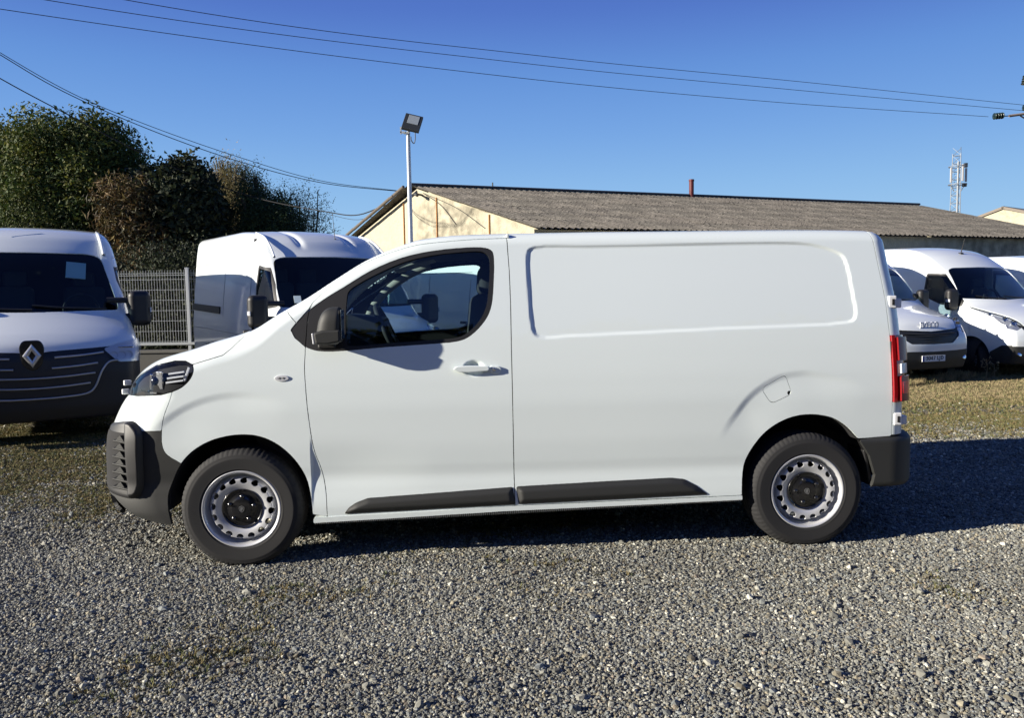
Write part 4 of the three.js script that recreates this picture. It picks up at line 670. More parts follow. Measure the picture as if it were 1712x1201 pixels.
// blobs: [x, y, z, rx, ry, rz] relative to the foot; leaves fill the outer half of each
function tree(name, label, [x, y, z], seed, { blobs, count, leaf, color, spread = 0.35, trunk = 0.14, limbs = 7, inner = 0.55, scale = [0.7, 1.3], through = 0.35 }) {
  const K = z < -18 ? 1.4 : 1, t = thing(name, label, name.includes('shrub') ? 'shrub' : 'tree', [x * K, y, z > 0 ? z : z * K]), rnd = rng(seed), wood = [], bark = std(0.075, 0.06, 0.045, { roughness: 0.95 });
  const first = blobs[0]; wood.push(tube([[0, -0.2, 0], [first[0] * 0.3 + 0.1, first[1] * 0.45, 0], [first[0], first[1], first[2]]], trunk, 14, 8));
  for (let i = 0; i < limbs; i++) { const b = blobs[i % blobs.length], a = [first[0] * 0.2 + (rnd() - 0.5) * 0.1, Math.min(first[1], b[1]) * (0.25 + rnd() * 0.35), 0], e = [b[0] + (rnd() - 0.5) * b[3] * 1.4, b[1] + (rnd() - 0.2) * b[4] * 1.2, b[2] + (rnd() - 0.5) * b[5] * 1.4]; wood.push(tube([a, [mix(a[0], e[0], 0.4) + (rnd() - 0.5) * 0.3, mix(a[1], e[1], 0.55), mix(a[2], e[2], 0.4) + (rnd() - 0.5) * 0.3], e], trunk * (0.22 + rnd() * 0.25), 10, 6)); }
  part('trunk', join(wood), bark, t);
  const m = phys(1, 1, 1, { roughness: 0.75, specularIntensity: 0.45, transmission: through, thickness: 0 }), im = new THREE.InstancedMesh(leaf, m, count), M = new THREE.Matrix4(), q = new THREE.Quaternion(), c = new THREE.Color(), vol = blobs.map((b) => b[3] * b[4] * b[5]), tot = vol.reduce((a, b) => a + b, 0);
  for (let i = 0; i < count; i++) {
    let r = rnd() * tot, k = 0; while (r > vol[k]) r -= vol[k++]; const b = blobs[k], d = new THREE.Vector3(rnd() * 2 - 1, rnd() * 2 - 1, rnd() * 2 - 1); if (d.length() > 1 || d.length() < 0.05) { i--; continue; } d.normalize();
    const bump = 1 + spread * 1.5 * noise.noise(d.x * 2.2 + seed, d.y * 2.2 + k * 3, d.z * 2.2) + spread * 0.8 * noise.noise(d.x * 5 + k, d.y * 5 + seed, d.z * 5), rad = (inner + (1 - inner) * Math.sqrt(rnd())) * bump + (rnd() < 0.06 ? rnd() * 0.1 : 0);
    const s = scale[0] + rnd() * (scale[1] - scale[0]); q.setFromEuler(new THREE.Euler(rnd() * 6.3, rnd() * 6.3, rnd() * 6.3)); im.setMatrixAt(i, M.compose(new THREE.Vector3(b[0] + d.x * b[3] * rad, Math.max(0.05, b[1] + d.y * b[4] * rad), b[2] + d.z * b[5] * rad), q, new THREE.Vector3(s, s, s)));
    const l = color[(rnd() * color.length) | 0], v = 0.65 + rnd() * 0.7; im.setColorAt(i, c.setRGB(l[0] * v, l[1] * v, l[2] * v));
  }
  im.name = 'crown'; im.userData.kind = 'stuff'; im.castShadow = im.receiveShadow = true; t.add(im); if (K > 1) t.scale.set(K, K * 0.93, K); return t;
}
{
  const broad = leafCluster(1, 26, 0.095, 2.2), small = leafCluster(2, 30, 0.07, 2.4), strap = leafCluster(3, 16, 0.2, 6, 0.6), twig = leafCluster(4, 18, 0.07, 3.2), big = leafCluster(7, 20, 0.14, 2.0, 0.3);
  const ever = [[0.055, 0.085, 0.016], [0.078, 0.1, 0.02], [0.04, 0.066, 0.015], [0.125, 0.13, 0.024]], dark = [[0.025, 0.036, 0.016], [0.034, 0.046, 0.018], [0.045, 0.052, 0.02]];
  tree('evergreen_tree', 'largest of the evergreen trees, dense round crown at the left edge', [-11.9, 0, -21], 31, { blobs: [[0, 3.9, 0, 1.9, 2.5, 1.8], [0.9, 5.2, 0.1, 1.05, 1.25, 1.0], [-0.65, 5.0, 0.2, 0.75, 1.1, 0.8], [1.2, 3.3, 0.6, 1.1, 1.5, 1.0], [-1.6, 2.6, 0.5, 1.2, 2.0, 1.2], [0.2, 1.8, 0.8, 1.8, 1.6, 0.9]], count: 8600, leaf: broad, color: ever });
  tree('evergreen_tree', 'yellow-green tree cut off by the left edge of the picture', [-16.2, 0, -24.3], 32, { blobs: [[0, 4.4, 0, 1.5, 2.3, 1.4], [0.4, 6.0, 0.3, 1.0, 1.25, 0.9], [0.4, 2.6, 0.5, 1.3, 1.8, 1]], count: 3000, leaf: broad, color: [[0.13, 0.13, 0.028], [0.1, 0.115, 0.03], [0.17, 0.15, 0.03]] });
  tree('evergreen_tree', 'smaller bush-like tree in front of the largest evergreen', [-11.9, 0, -19.3], 33, { blobs: [[0, 2.6, 0, 1.0, 1.3, 0.8], [0.8, 1.7, 0, 0.9, 1.3, 0.7], [-0.9, 1.8, 0, 0.9, 1.4, 0.7]], count: 2400, leaf: small, color: ever });
  tree('bamboo_shrub', 'tawny bamboo-like shrub with long drooping leaves between the evergreens', [-9.45, 0, -19.4], 34, { blobs: [[0, 3.6, 0, 0.7, 0.9, 0.6], [0.3, 2.5, 0.1, 0.75, 1.0, 0.6], [0.1, 1.4, 0.1, 1.0, 1.2, 0.6]], count: 1150, leaf: strap, trunk: 0.05, limbs: 14, color: [[0.13, 0.08, 0.028], [0.09, 0.055, 0.022], [0.045, 0.042, 0.017], [0.17, 0.13, 0.045]], inner: 0.3 });
  tree('evergreen_tree', 'dark broad-leaved tree right of the tawny shrub', [-8.6, 0, -20.6], 35, { blobs: [[0, 3.6, 0, 1.0, 1.5, 1.0], [0.1, 4.5, 0, 0.55, 0.65, 0.55], [0.3, 2.4, 0.3, 1.0, 1.8, 0.9], [-0.5, 3.9, 0.2, 0.8, 0.9, 0.8], [0.1, 1.2, 0.3, 1.5, 1.2, 0.8]], count: 3600, leaf: big, color: dark });
  tree('bare_tree', 'half-bare tan tree with thin twigs behind the dark trees', [-9.1, 0, -25.7], 36, { blobs: [[0, 4.8, 0, 0.8, 1.3, 0.8], [0.5, 4.3, 0, 0.7, 1.2, 0.7], [-0.25, 5.6, 0, 0.42, 0.75, 0.45], [0.3, 5.45, 0, 0.3, 0.7, 0.3]], count: 2200, leaf: twig, limbs: 40, trunk: 0.06, color: [[0.26, 0.2, 0.09], [0.2, 0.17, 0.07], [0.16, 0.15, 0.055]], inner: 0.15, spread: 0.5 });
  tree('evergreen_tree', 'pointed dark tree at the right of the group', [-6.75, 0, -21.2], 37, { blobs: [[0, 3.1, 0, 0.65, 1.3, 0.7], [-0.2, 4.3, 0, 0.32, 0.8, 0.32], [0.3, 2.2, 0.2, 0.85, 1.8, 0.8], [0.45, 3.2, 0, 0.42, 0.95, 0.5]], count: 2800, leaf: small, color: [[0.025, 0.045, 0.016], [0.035, 0.06, 0.02], [0.05, 0.075, 0.025]] });
  tree('willow_shrub', 'airy grey-green shrub with sky showing through, next to the gable', [-5.9, 0, -22.2], 38, { blobs: [[0, 3.6, 0, 0.75, 1.15, 0.7], [0.25, 2.6, 0, 0.75, 1.3, 0.7], [-0.4, 3.9, 0, 0.5, 0.9, 0.5]], count: 620, leaf: twig, limbs: 22, trunk: 0.045, color: [[0.1, 0.125, 0.07], [0.13, 0.15, 0.085], [0.07, 0.1, 0.05]], inner: 0.1 });
  tree('hedge_shrub', 'dark low hedge showing through the mesh fence', [-7.5, 0, -17.2], 39, { blobs: [[0, 1.3, 0, 1.6, 1.35, 0.5], [-2.2, 1.4, 0, 1.6, 1.5, 0.5], [-4.4, 1.4, 0, 1.6, 1.5, 0.5], [1.6, 1.2, -0.4, 1.2, 1.4, 0.5]], count: 4200, leaf: small, color: dark, limbs: 10, trunk: 0.05 });
  tree('added_sky_block_shrub', 'unseen tall hedge added behind the camera to block low sky light', [0, 0, 9.5], 40, { blobs: [-20, -15, -10, -5, 0, 5, 10, 15, 20].map((x) => [x, 2.8, 0, 3.4, 2.9, 1.2]), count: 7000, leaf: big, color: ever, scale: [2.2, 3.6], trunk: 0.15, limbs: 18, spread: 0.15 });  // added out of view: keeps low sky light off the near van side
  // dry weeds standing in the grass before the back row
  const weed = (px, label, h, seed) => { const rnd = rng(seed), w = thing('dry_weed', label, 'weed', px), g = [tube([[0, -0.02, 0], [0.02, h * 0.5, 0], [-0.01, h, 0.02]], 0.007, 10, 5)], lf = []; for (let i = 0; i < 6; i++) { const y = h * (0.3 + 0.11 * i), a = rnd() * 6.3; g.push(bar([0.01, y, 0], [Math.cos(a) * 0.07, y + 0.07, Math.sin(a) * 0.07], 0.004, 4)); for (let k = 0; k < 3; k++) lf.push(placed(new THREE.IcosahedronGeometry(0.008 + rnd() * 0.008, 0), Math.cos(a) * 0.07 + (rnd() - 0.5) * 0.04, y + 0.06 + rnd() * 0.05, Math.sin(a) * 0.07 + (rnd() - 0.5) * 0.04)); } part('stem', join(g), std(0.25, 0.2, 0.11), w); part('seed_heads', join(lf), std(0.32, 0.27, 0.16), w); };
  weed([9.0, -0.12, -14.6], 'tall dry weed standing before the wheel of the right-hand van', 0.36, 71); weed([9.08, -0.12, -14.5], 'shorter dry weed leaning beside the tall one', 0.28, 72); weed([7.05, -0.12, -13.75], 'small pale weed under the number plate', 0.26, 73); weed([6.6, -0.12, -13.6], 'low pale weed left of the number plate', 0.2, 74);
}

// ---------------------------------------------------------------- the large vans parked in the back row
const fontBold = await new FontLoader().loadAsync('fonts/droid/droid_sans_bold.typeface.json');
const lettering = (text, size, depth) => { const g = new TextGeometry(text, { font: fontBold, size, depth, curveSegments: 4, bevelEnabled: false }); g.computeBoundingBox(); const c = g.boundingBox.getCenter(new THREE.Vector3()); g.translate(-c.x, -c.y, 0); return clean(g); };
const sym = (s) => { const p = pts(s); return [...p, ...p.slice().reverse().filter(([z]) => z > 1e-4).map(([z, y]) => [-z, y])]; };   // right half of an outline, doubled
// front face at x = 0, tail towards +x; z to the van's left
function bigVan(name, label, group, [px, pz], turn, tip, s) {
  const v = thing(name, label, 'van', [px, groundY(px, pz), pz], turn, group); v.rotation.order = 'YXZ'; v.rotation.z = tip;
  const L = s.length, Wy = table(curveOf(pts(s.width)), 0.1, 3), Tc = curveOf(pts(s.top)), T = table(Tc, -0.2, L + 0.2, 1600), Ts = table((x) => Math.sqrt(1 + Tc.slope(x) ** 2), -0.2, L + 0.2, 1600), xn = table(curveOf(pts(s.nose)), 0.1, 3);
  const xw = s.axle, r0 = 0.43, arch = (x, y, e = 0) => r0 + e - Math.hypot(x - xw, (y - 0.36) * (y < 0.36 ? 0.2 : 1)), arch2 = (x, y, e = 0) => r0 + e - Math.hypot(x - xw - s.base, (y - 0.36) * (y < 0.36 ? 0.2 : 1));
  const F = (x, y, z) => {
    const q = z * z, w = Wy(y) + (s.bulge ?? 0) * 0, xx = x - 0.1 * q - 0.05 * q * q;
    const a = fil(Math.abs(z) - w, (xn(y) - xx) * 0.95, 0.16), rib = s.ribs ? 0.035 * Math.exp(-(((Math.abs(z) - s.ribs) / 0.05) ** 2)) * sstep(1.75, 2.0, x) * sstep(4, 2.8, x) : 0;
    const b = fil(a, (y + rib - T(xx) + 0.05 * q) / Ts(xx), 0.1);
    return fil(fil(b, x - L, 0.07), 0.28 - y, 0.03);
  };
  const top = (s.h ?? 2.6) + 0.2, ab = Math.abs;
  const side = cut(sheet(F, 'z', [...steps(-0.1, 2.6, 0.025), ...steps(2.6, L + 0.05, 0.06).slice(1)], steps(0.25, top, 0.03), 1.3, 0), (x, y, z, a, b, c) => ab(c) - Math.max(b, ab(a)));
  let front = cut(cut(sheet(F, 'x', steps(-1.08, 1.08, 0.02), steps(0.25, top, 0.018), -0.5, 2.9), (x, y, z, a, b, c) => Math.max(b, ab(a)) - ab(c)), (x, y, z, a, b) => -a - 0.3 * b);
  const roof = cut(cut(sheet(F, 'y', [...steps(0.0, 3.2, 0.03), ...steps(3.2, L + 0.05, 0.12).slice(1)], steps(-1.08, 1.08, 0.03), top, 0.6), (x, y, z, a, b, c) => Math.max(b, ab(a)) - ab(c)), (x, y, z, a, b) => Math.min(0.3 * b + a, b * 0.5 - a));
  const tail = cut(cut(sheet(F, 'x', steps(-1.08, 1.08, 0.05), steps(0.25, top, 0.05), L + 0.5, L - 1.5), (x, y, z, a, b, c) => Math.max(b, ab(a)) - ab(c)), (x, y, z, a, b) => a - 0.5 * b);
  const P = mat.paintFar, both = (nm, g, m, parent = v, lab) => [part(nm, g, m, parent, lab), part(nm, mirrored(g), m, parent)];
  const zAt = (x, y) => { let a = 1.3, b = 0; for (let k = 0; k < 26; k++) { const m = (a + b) / 2; if (F(x, y, m) > 0) a = m; else b = m; } return a; };
  const xAt = (z, y) => { let a = -0.5, b = 2.8; for (let k = 0; k < 26; k++) { const m = (a + b) / 2; if (F(m, y, z) > 0) a = m; else b = m; } return a; };
  // front: windscreen, then the zones the van's face is made of
  const take = (outline) => { const d = sdf(outline), got = cut(front, (x, y, z) => d(z, y)); front = cut(front, (x, y, z) => -d(z, y)); return [got, d]; };
  const made = {};
  { const [w] = take(roundPoly(sym(s.screen), 0.07)); part('windscreen', skin(w, { lift: -0.008 }), mat.glass, v); made.screen = w; }
  for (const [nm, outline, m, o] of s.zones ?? []) { const [w] = take(o?.raw ? outline : roundPoly(sym(outline), o?.r ?? 0.03)); made[nm] = part(nm, skin(w, { lip: o?.lip ?? 0.02, lift: o?.lift ?? 0 }), m, v); }
  for (const [outline, bulb] of s.lamps ?? []) for (const sg of [1, -1]) {
    const poly = roundPoly(pts(outline).map(([z, y]) => [z * sg, y]), 0.03), [w, d] = take(poly), h = part('headlamp', skin(w, { lip: 0.05, lift: -0.03 }), std(0.5, 0.51, 0.53, { roughness: 0.22, metalness: 0.6 }), v);
    part('lens', skin(w, { lift: -0.002 }), mat.lens, h);
    part('reflector', join(bulb.map(([z, y, r]) => placed(lathe([[0.01, -0.05], [r * 0.7, -0.03], [r, 0.01], [r * 1.08, 0.012]], 18), xAt(z, y) + 0.022, y, z * sg, 0, 0, 1.2))), mat.chrome, h);
  }
  const doorS = sdf(roundPoly(pts(s.door), 0.04)), winS = sdf(roundPoly(pts(s.window), 0.05)), quarter = s.quarter && sdf(roundPoly(pts(s.quarter), 0.03));
  const sideLamp = s.sideLamp && sdf(roundPoly(pts(s.sideLamp), 0.02));
  const black = s.black ? sdf(pts(s.black)) : () => -1;
  let wall = cut(cut(side, (x, y) => -arch(x, y)), (x, y) => -arch2(x, y));
  const dark = cut(wall, (x, y) => black(x, y)); wall = cut(wall, (x, y) => -black(x, y));
  if (dark.T.length) both('side_trim', skin(dark, { lip: 0.02 }), mat.plasticMatt);
  let rest = cut(wall, (x, y) => -doorS(x, y)); const door = cut(wall, (x, y) => doorS(x, y) - 0.006);
  if (quarter) { const g = cut(rest, (x, y) => quarter(x, y)); rest = cut(rest, (x, y) => -quarter(x, y)); both('quarter_pane', skin(g, { lift: -0.004 }), mat.gloss); }
  if (sideLamp) { const g = cut(rest, (x, y) => sideLamp(x, y)); rest = cut(rest, (x, y) => -sideLamp(x, y)); for (const h of both('headlamp', skin(g, { lip: 0.03, lift: -0.03 }), mat.satin)) part('lens', h.children.length ? null : (h === v.children[v.children.length - 1] ? mirrored(skin(g, { lift: -0.002 })) : skin(g, { lift: -0.002 })), mat.lens, h); }
  both('side_panel', skin(rest, { lip: 0.015 }), P);
  const ds = both('front_door', skin(cut(door, (x, y) => -winS(x, y)), { lip: 0.015 }), P), wf = skin(cut(cut(door, (x, y) => winS(x, y)), (x, y) => 0.04 - winS(x, y)), { lip: 0.02, lift: -0.002 }), wp = skin(cut(door, (x, y) => winS(x, y) - 0.035), { lift: -0.012 });
  ds.forEach((d, i) => { const m = i ? mirrored : (g) => g; part('window_frame', m(wf), mat.seal, d); part('window_pane', m(wp), mat.glassDark, d); if (s.handle) part('door_handle', m(rb(0.17, 0.045, 0.05, 0.015, s.handle[0], s.handle[1], zAt(...s.handle) + 0.012)), s.handleMat ?? mat.plastic, d); });
  if (s.slide) both('slide_door_handle', rb(0.16, 0.045, 0.05, 0.015, s.slide[0], s.slide[1], zAt(...s.slide) + 0.012), mat.plastic);
  for (const line of s.seams ?? []) both('panel_seam', tube(pts(line).map(([x, y]) => [x, y, zAt(x, y) - 0.0015]), 0.006, 24, 5), std(0.3, 0.31, 0.32), v);
  if (s.strip) both('rubbing_strip', plateOnSide(s.strip, zAt), mat.plastic);
  part('body_front', skin(front, { lip: 0.012 }), P, v);
  part('roof', skin(roof, { lip: 0.01 }), P, v); part('tail', skin(tail, { lip: 0.01 }), P, v);
  // dark inside, floor, cab
  const wellX = s.wall ?? 2.25;
  part('cab_floor', join(bx(L - 0.5, 0.04, 1.7, L / 2 + 0.2, 0.42, 0), bx(0.03, 1.9, 1.8, wellX, 1.4, 0)), mat.inner, v);
  for (const [f, c] of [[xw, 0], [xw + s.base, 1]]) both('arch_liner', placed(new THREE.CylinderGeometry(r0 + 0.012, r0 + 0.012, 0.5, 30, 1, true, 0, Math.PI), f, 0.36, 0.72, Math.PI / 2, 0, Math.PI / 2), mat.inner);
  part('underbody', join(bx(L - 0.6, 0.1, 1.0, L / 2, 0.36, 0), bx(0.9, 0.6, 1.1, xw, 0.55, 0)), mat.inner, v);
  const sx = s.seatX ?? 1.75; for (const z of [0.55, -0.2, -0.62]) { const st = part('seat', join(rb(0.5, 0.16, z === 0.55 ? 0.5 : 0.42, 0.06, sx, 1.08, z), rb(0.14, 0.66, z === 0.55 ? 0.48 : 0.4, 0.06, sx + 0.27, 1.42, z, 0, 0, -0.12)), mat.fabric, v); part('headrest', rb(0.09, 0.2, 0.26, 0.04, sx + 0.34, 1.84, z), mat.fabric, st); }
  const b = pts(s.screen), base = b[b.length - 1][1], bx0 = xAt(0, base + 0.02); part('dashboard', rb(0.55, 0.35, 1.75, 0.09, bx0 + 0.42, base - 0.2, 0), mat.dash, v);
  part('steering_wheel', placed(new THREE.TorusGeometry(0.19, 0.018, 8, 28), bx0 + 0.78, base + 0.02, 0.5, 0, Math.PI / 2 - 0.01, 0).translate(0, 0, 0), mat.dash, v);
  part('windscreen_wiper', join(tube([[xAt(0.75, base + 0.03) - 0.01, base + 0.03, 0.75], [xAt(0.3, base + 0.05) - 0.01, base + 0.05, 0.3], [xAt(0.0, base + 0.08) - 0.01, base + 0.08, 0.0]], 0.012, 14, 5), tube([[xAt(0.0, base + 0.03) - 0.01, base + 0.03, 0.0], [xAt(-0.4, base + 0.05) - 0.01, base + 0.05, -0.4], [xAt(-0.65, base + 0.09) - 0.01, base + 0.09, -0.65]], 0.012, 14, 5)), mat.plastic, v);
  // mirrors
  for (const sg of [1, -1]) {
    const [mx, my, mo = 0.2] = s.mirror, mz = zAt(mx, my) + mo, mm = part('door_mirror', placed(rbox(0.16, 0.42, 0.25, 0.07, 4), mx, my, sg * mz, 0, sg * 0.12, 0), mat.plastic, v);
    part('mirror_arm', join(bar([mx + 0.02, my + 0.1, sg * (mz - mo - 0.08)], [mx, my + 0.1, sg * mz], 0.035, 8), bar([mx + 0.02, my - 0.1, sg * (mz - mo - 0.08)], [mx, my - 0.1, sg * mz], 0.04, 8)), mat.plastic, mm);
    part('mirror_glass', rb(0.006, 0.3, 0.18, 0.003, mx + 0.077, my, sg * mz, 0, sg * 0.12, 0), mat.chrome, mm);
    part('indicator', rb(0.1, 0.06, 0.02, 0.01, mx - 0.02, my - 0.02, sg * (mz + 0.118)), mat.clear, mm);
  }
  for (const [x, sg] of [[xw, 1], [xw, -1], [xw + s.base, 1], [xw + s.base, -1]]) { const w = addWheel(v, wheelProto, x, 0.345, sg * (zAt(xw + 0.6, 0.6) - 0.04), (sg > 0 ? 0 : Math.PI) + (x === xw ? (s.steer ?? 0) : 0), x * 1.3 + sg); w.scale.setScalar(1.0); }
  return { v, F, zAt, xAt, made };
}
function plateOnSide(list, zAt) { const p = pts(list); return join(p.slice(0, -1).map((a, i) => { const b = p[i + 1]; return bx(Math.hypot(b[0] - a[0], b[1] - a[1]) + 0.01, 0.11, 0.03, (a[0] + b[0]) / 2, (a[1] + b[1]) / 2, zAt((a[0] + b[0]) / 2, a[1]) + 0.006, 0, 0, Math.atan2(b[1] - a[1], b[0] - a[0])); })); }

{ // van with the diamond badge, front to the camera, at the left edge
  const th = 30, b = bigVan('cargo_van', 'high-roofed white van at the left edge facing the camera, diamond badge on its grille', undefined, [-4.98, -8.0], (90 + th) * R, 0, {
    length: 5.5, h: 2.55, width: '0.25,0.98 0.6,1.03 1.0,1.03 1.4,1.0 1.8,0.95 2.2,0.9 2.5,0.84 3,0.7', nose: '0.1,0.1 0.28,0.03 0.45,0 0.75,0.0 0.95,0.02 1.06,0.05 1.2,0.2 3,2', axle: 0.92, base: 3.2,
    top: '-0.2,0.9 0.05,1.06 0.15,1.13 0.4,1.25 0.72,1.38 0.84,1.44 1.1,1.72 1.4,2.03 1.5,2.12 1.62,2.22 1.85,2.37 2.2,2.48 2.6,2.53 3.5,2.54 5.7,2.5',
    screen: '0,2.15 0.60,2.145 0.74,2.10 0.88,1.50 0.87,1.445 0,1.43',
    zones: [['bumper', '0,1.00 0.16,1.02 0.75,1.05 1.2,1.10 1.2,0.2 0,0.2', mat.plastic, { raw: false, r: 0.01 }]],
    lamps: [], door: '0.98,0.55 0.95,1.0 0.98,1.5 1.45,2.1 2.0,2.12 2.05,0.5', window: '1.1,1.42 1.45,1.98 1.95,2.0 1.98,1.4', black: '-0.3,0.2 -0.3,1.02 0.42,1.02 0.5,0.6 0.5,0.2', mirror: [1.0, 1.46, 0.27], handle: [1.9, 1.25], seatX: 1.75 });
  const { v, xAt } = b, onFront = (z, y, o = 0) => [xAt(z, y) - o, y, z];
  // grille: chrome bars inside a chrome outline, badge in the middle
  const outline = (sg) => tube([onFront(sg * 0.80, 0.90, 0.012), onFront(sg * 0.71, 0.885, 0.012), onFront(sg * 0.64, 0.80, 0.012), onFront(sg * 0.56, 0.62, 0.012), onFront(sg * 0.5, 0.565, 0.012), onFront(sg * 0.25, 0.535, 0.012), onFront(0, 0.53, 0.012)], 0.012, 40, 6);
  const gr = part('grille', skin(cut(sheet(b.F, 'x', steps(-0.72, 0.72, 0.03), steps(0.5, 1.06, 0.03), -0.5, 1), (() => { const d = sdf(sym('0,1.0 0.70,1.03 0.66,0.85 0.54,0.58 0,0.54')); return (x, y, z) => d(z, y); })()), { lift: 0.006 }), mat.plastic, v);
  part('grille_frame', join(outline(1), outline(-1)), mat.satin, gr);
  for (const [y, z0, z1] of [[0.955, 0.2, 0.66], [0.845, 0.17, 0.6]]) for (const sg of [1, -1]) part('grille_bar', tube([onFront(sg * z0, y, 0.016), onFront(sg * (z0 + z1) / 2, y + 0.012, 0.016), onFront(sg * z1, y + 0.035, 0.016)], 0.0125, 16, 6), mat.satin, gr);
  for (const [y, z1] of [[0.745, 0.57], [0.64, 0.52]]) part('grille_bar', tube([onFront(-z1, y + 0.03, 0.016), onFront(-z1 / 2, y + 0.008, 0.016), onFront(0, y, 0.016), onFront(z1 / 2, y + 0.008, 0.016), onFront(z1, y + 0.03, 0.016)], 0.011, 30, 6), mat.satin, gr);
  const D = [[0, 0.125], [0.086, 0], [0, -0.125], [-0.086, 0]], hole = [[0, 0.05], [-0.028, 0], [0, -0.05], [0.028, 0]];
  part('badge_plate', placed(plate(roundPoly([[-0.115, 0.09], [-0.08, 0.16], [0.08, 0.16], [0.115, 0.09], [0.09, -0.1], [0, -0.17], [-0.09, -0.1]], 0.06), 0.03, 0.008), xAt(0, 0.98) - 0.005, 0.985, 0, 0, -Math.PI / 2), mat.gloss, v);
  part('badge', placed(plate(D, 0.012, 0.02, [hole]), xAt(0, 0.98) - 0.04, 0.985, 0, 0, -Math.PI / 2), std(0.6, 0.61, 0.63, { roughness: 0.25, metalness: 0.6 }), v);
  for (const sg of [1, -1]) {
    const hs = sdf(roundPoly(pts('0.66,1.02 0.80,1.065 1.3,1.16 1.3,0.87 0.80,0.875').map(([z, y]) => [z * sg, y]), 0.03)), sh = cut(sheet(b.F, 'x', steps(-1.04, 1.04, 0.02), steps(0.8, 1.2, 0.02), -0.5, 1), (x, y, z, a, bb, c) => Math.min(hs(z, y), 0.9 - ab2(c)));
    const h = part('headlamp', skin(sh, { lift: 0.008 }), std(0.55, 0.57, 0.6, { roughness: 0.3, metalness: 0.3 }), v); part('lens', skin(sh, { lift: 0.03, lip: 0.03 }), mat.lens, h);
    part('reflector', join([0.76, 0.84, 0.91].map((z) => placed(lathe([[0.005, -0.03], [0.03, -0.015], [0.042, 0.008]], 14), xAt(z, 0.95) - 0.012, 0.95, sg * z, 0, 0, 1.3)), rb(0.02, 0.022, 0.26, 0.008, xAt(0.84, 1.02) - 0.014, 1.035, sg * 0.84, 0, sg * -0.45, 0)), mat.chrome, h);
  }
  part('price_sheet', placed(new THREE.BoxGeometry(0.004, 0.27, 0.21), xAt(0.45, 1.93) + 0.06, 1.93, 0.46, 0.1, 0, -0.74), mat.paper, v, 'pale paper sheet behind the windscreen');
  part('roof_seam', join(...[1, -1].map((sg) => tube([[1.55, b.zAt ? 2.13 : 2.1, sg * 0.775], [1.75, 2.27, sg * 0.765], [2.05, 2.41, sg * 0.75], [2.4, 2.475, sg * 0.74]], 0.02, 20, 6))), P2(), v);
  part('roof_seam', tube([[1.82, 2.345, -0.2], [1.9, 2.385, 0.0], [1.95, 2.405, 0.12]], 0.012, 10, 6), P2(), v);
}
function ab2(x) { return Math.abs(x); }
function P2() { return mat.paintFar; }

const midSpec = {
  length: 5.4, h: 2.6, width: '0.25,0.98 0.6,1.02 1.0,1.025 1.4,1.0 1.8,0.965 2.2,0.925 2.5,0.87 3,0.7', nose: '0.1,0.12 0.28,0.05 0.45,0.01 0.75,0.0 0.95,0.03 1.05,0.08 1.2,0.22 3,2', axle: 0.95, base: 3.45,
  top: '-0.2,0.86 0.06,1.03 0.2,1.12 0.5,1.24 0.82,1.34 0.93,1.41 1.2,1.70 1.5,2.0 1.6,2.09 1.72,2.17 1.95,2.33 2.2,2.43 2.6,2.50 3.2,2.53 5.6,2.53', ribs: 0.38,
  screen: '0,2.10 0.72,2.085 0.84,2.04 0.95,1.50 0.94,1.42 0,1.40',
  zones: [['grille', '0,0.95 0.55,0.97 0.5,0.72 0,0.70', mat.gloss, { lift: -0.01 }], ['bumper', '0,0.66 1.2,0.70 1.2,0.2 0,0.2', mat.plasticMatt, {}]],
  lamps: [['0.62,0.98 0.80,1.16 1.02,1.24 0.98,1.02 0.8,0.9', [[0.78, 1.03, 0.06], [0.9, 1.1, 0.045]]]],
  door: '1.02,0.55 0.98,1.0 1.06,1.5 1.5,2.02 2.02,2.08 2.12,1.3 2.1,0.5', window: '1.16,1.42 1.55,1.93 1.94,1.98 2.0,1.72 2.02,1.36', mirror: [1.13, 1.37, 0.26], handle: [1.98, 1.2], slide: [2.36, 1.2], seams: ['2.2,2.02 3.2,2.04 4.4,2.05 5.3,2.05', '2.3,1.0 3.3,1.01 4.4,1.02 5.3,1.02', '2.25,0.5 2.25,1.2 2.22,1.9', '3.55,0.5 3.55,1.3 3.52,2.0', '2.9,2.28 3.4,2.285 3.9,2.29'], seatX: 1.8,
};
{ // van with two ribs in its raised roof, between the left van and the near one
  const a = bigVan('cargo_van', 'white high-roofed van with ribbed roof front, seen over the near van bonnet', undefined, [-1.54, -9.55], (90 + 35.5) * R, 1.2 * R, { ...midSpec, slide: undefined, strip: '3.7,1.33 5.3,1.36' });
  const z0 = 0.2; part('aerial', join(bar([2.05, 2.36, z0], [2.12, 2.74, z0], 0.006, 6, 0.003), lathe([[0, 0.03], [0.02, 0.02], [0.028, 0]], 12).translate(2.05, 2.35, z0)), mat.plastic, a.v);
  part('sticker', placed(join(new THREE.BoxGeometry(0.004, 0.13, 0.09)), a.xAt(-0.72, 1.52) - 0.004, 1.52, -0.72, 0, -0.2, -0.78), mat.paper, a.v, 'pale green and white sticker low in the windscreen corner');
  part('roof_seam', join(...[1, -1].map((sg) => tube([[1.62, 2.08, sg * 0.84], [1.8, 2.2, sg * 0.82], [2.1, 2.36, sg * 0.8], [2.5, 2.45, sg * 0.79]], 0.018, 20, 6))), P2(), a.v);
}
{ // its right-hand neighbour, seen through the cab of the near van
  bigVan('cargo_van', 'white van seen through the near van cab windows, its flank half in shadow', undefined, [1.45, -11.5], (90 + 37) * R, 0, { ...midSpec, ribs: 0 });
}
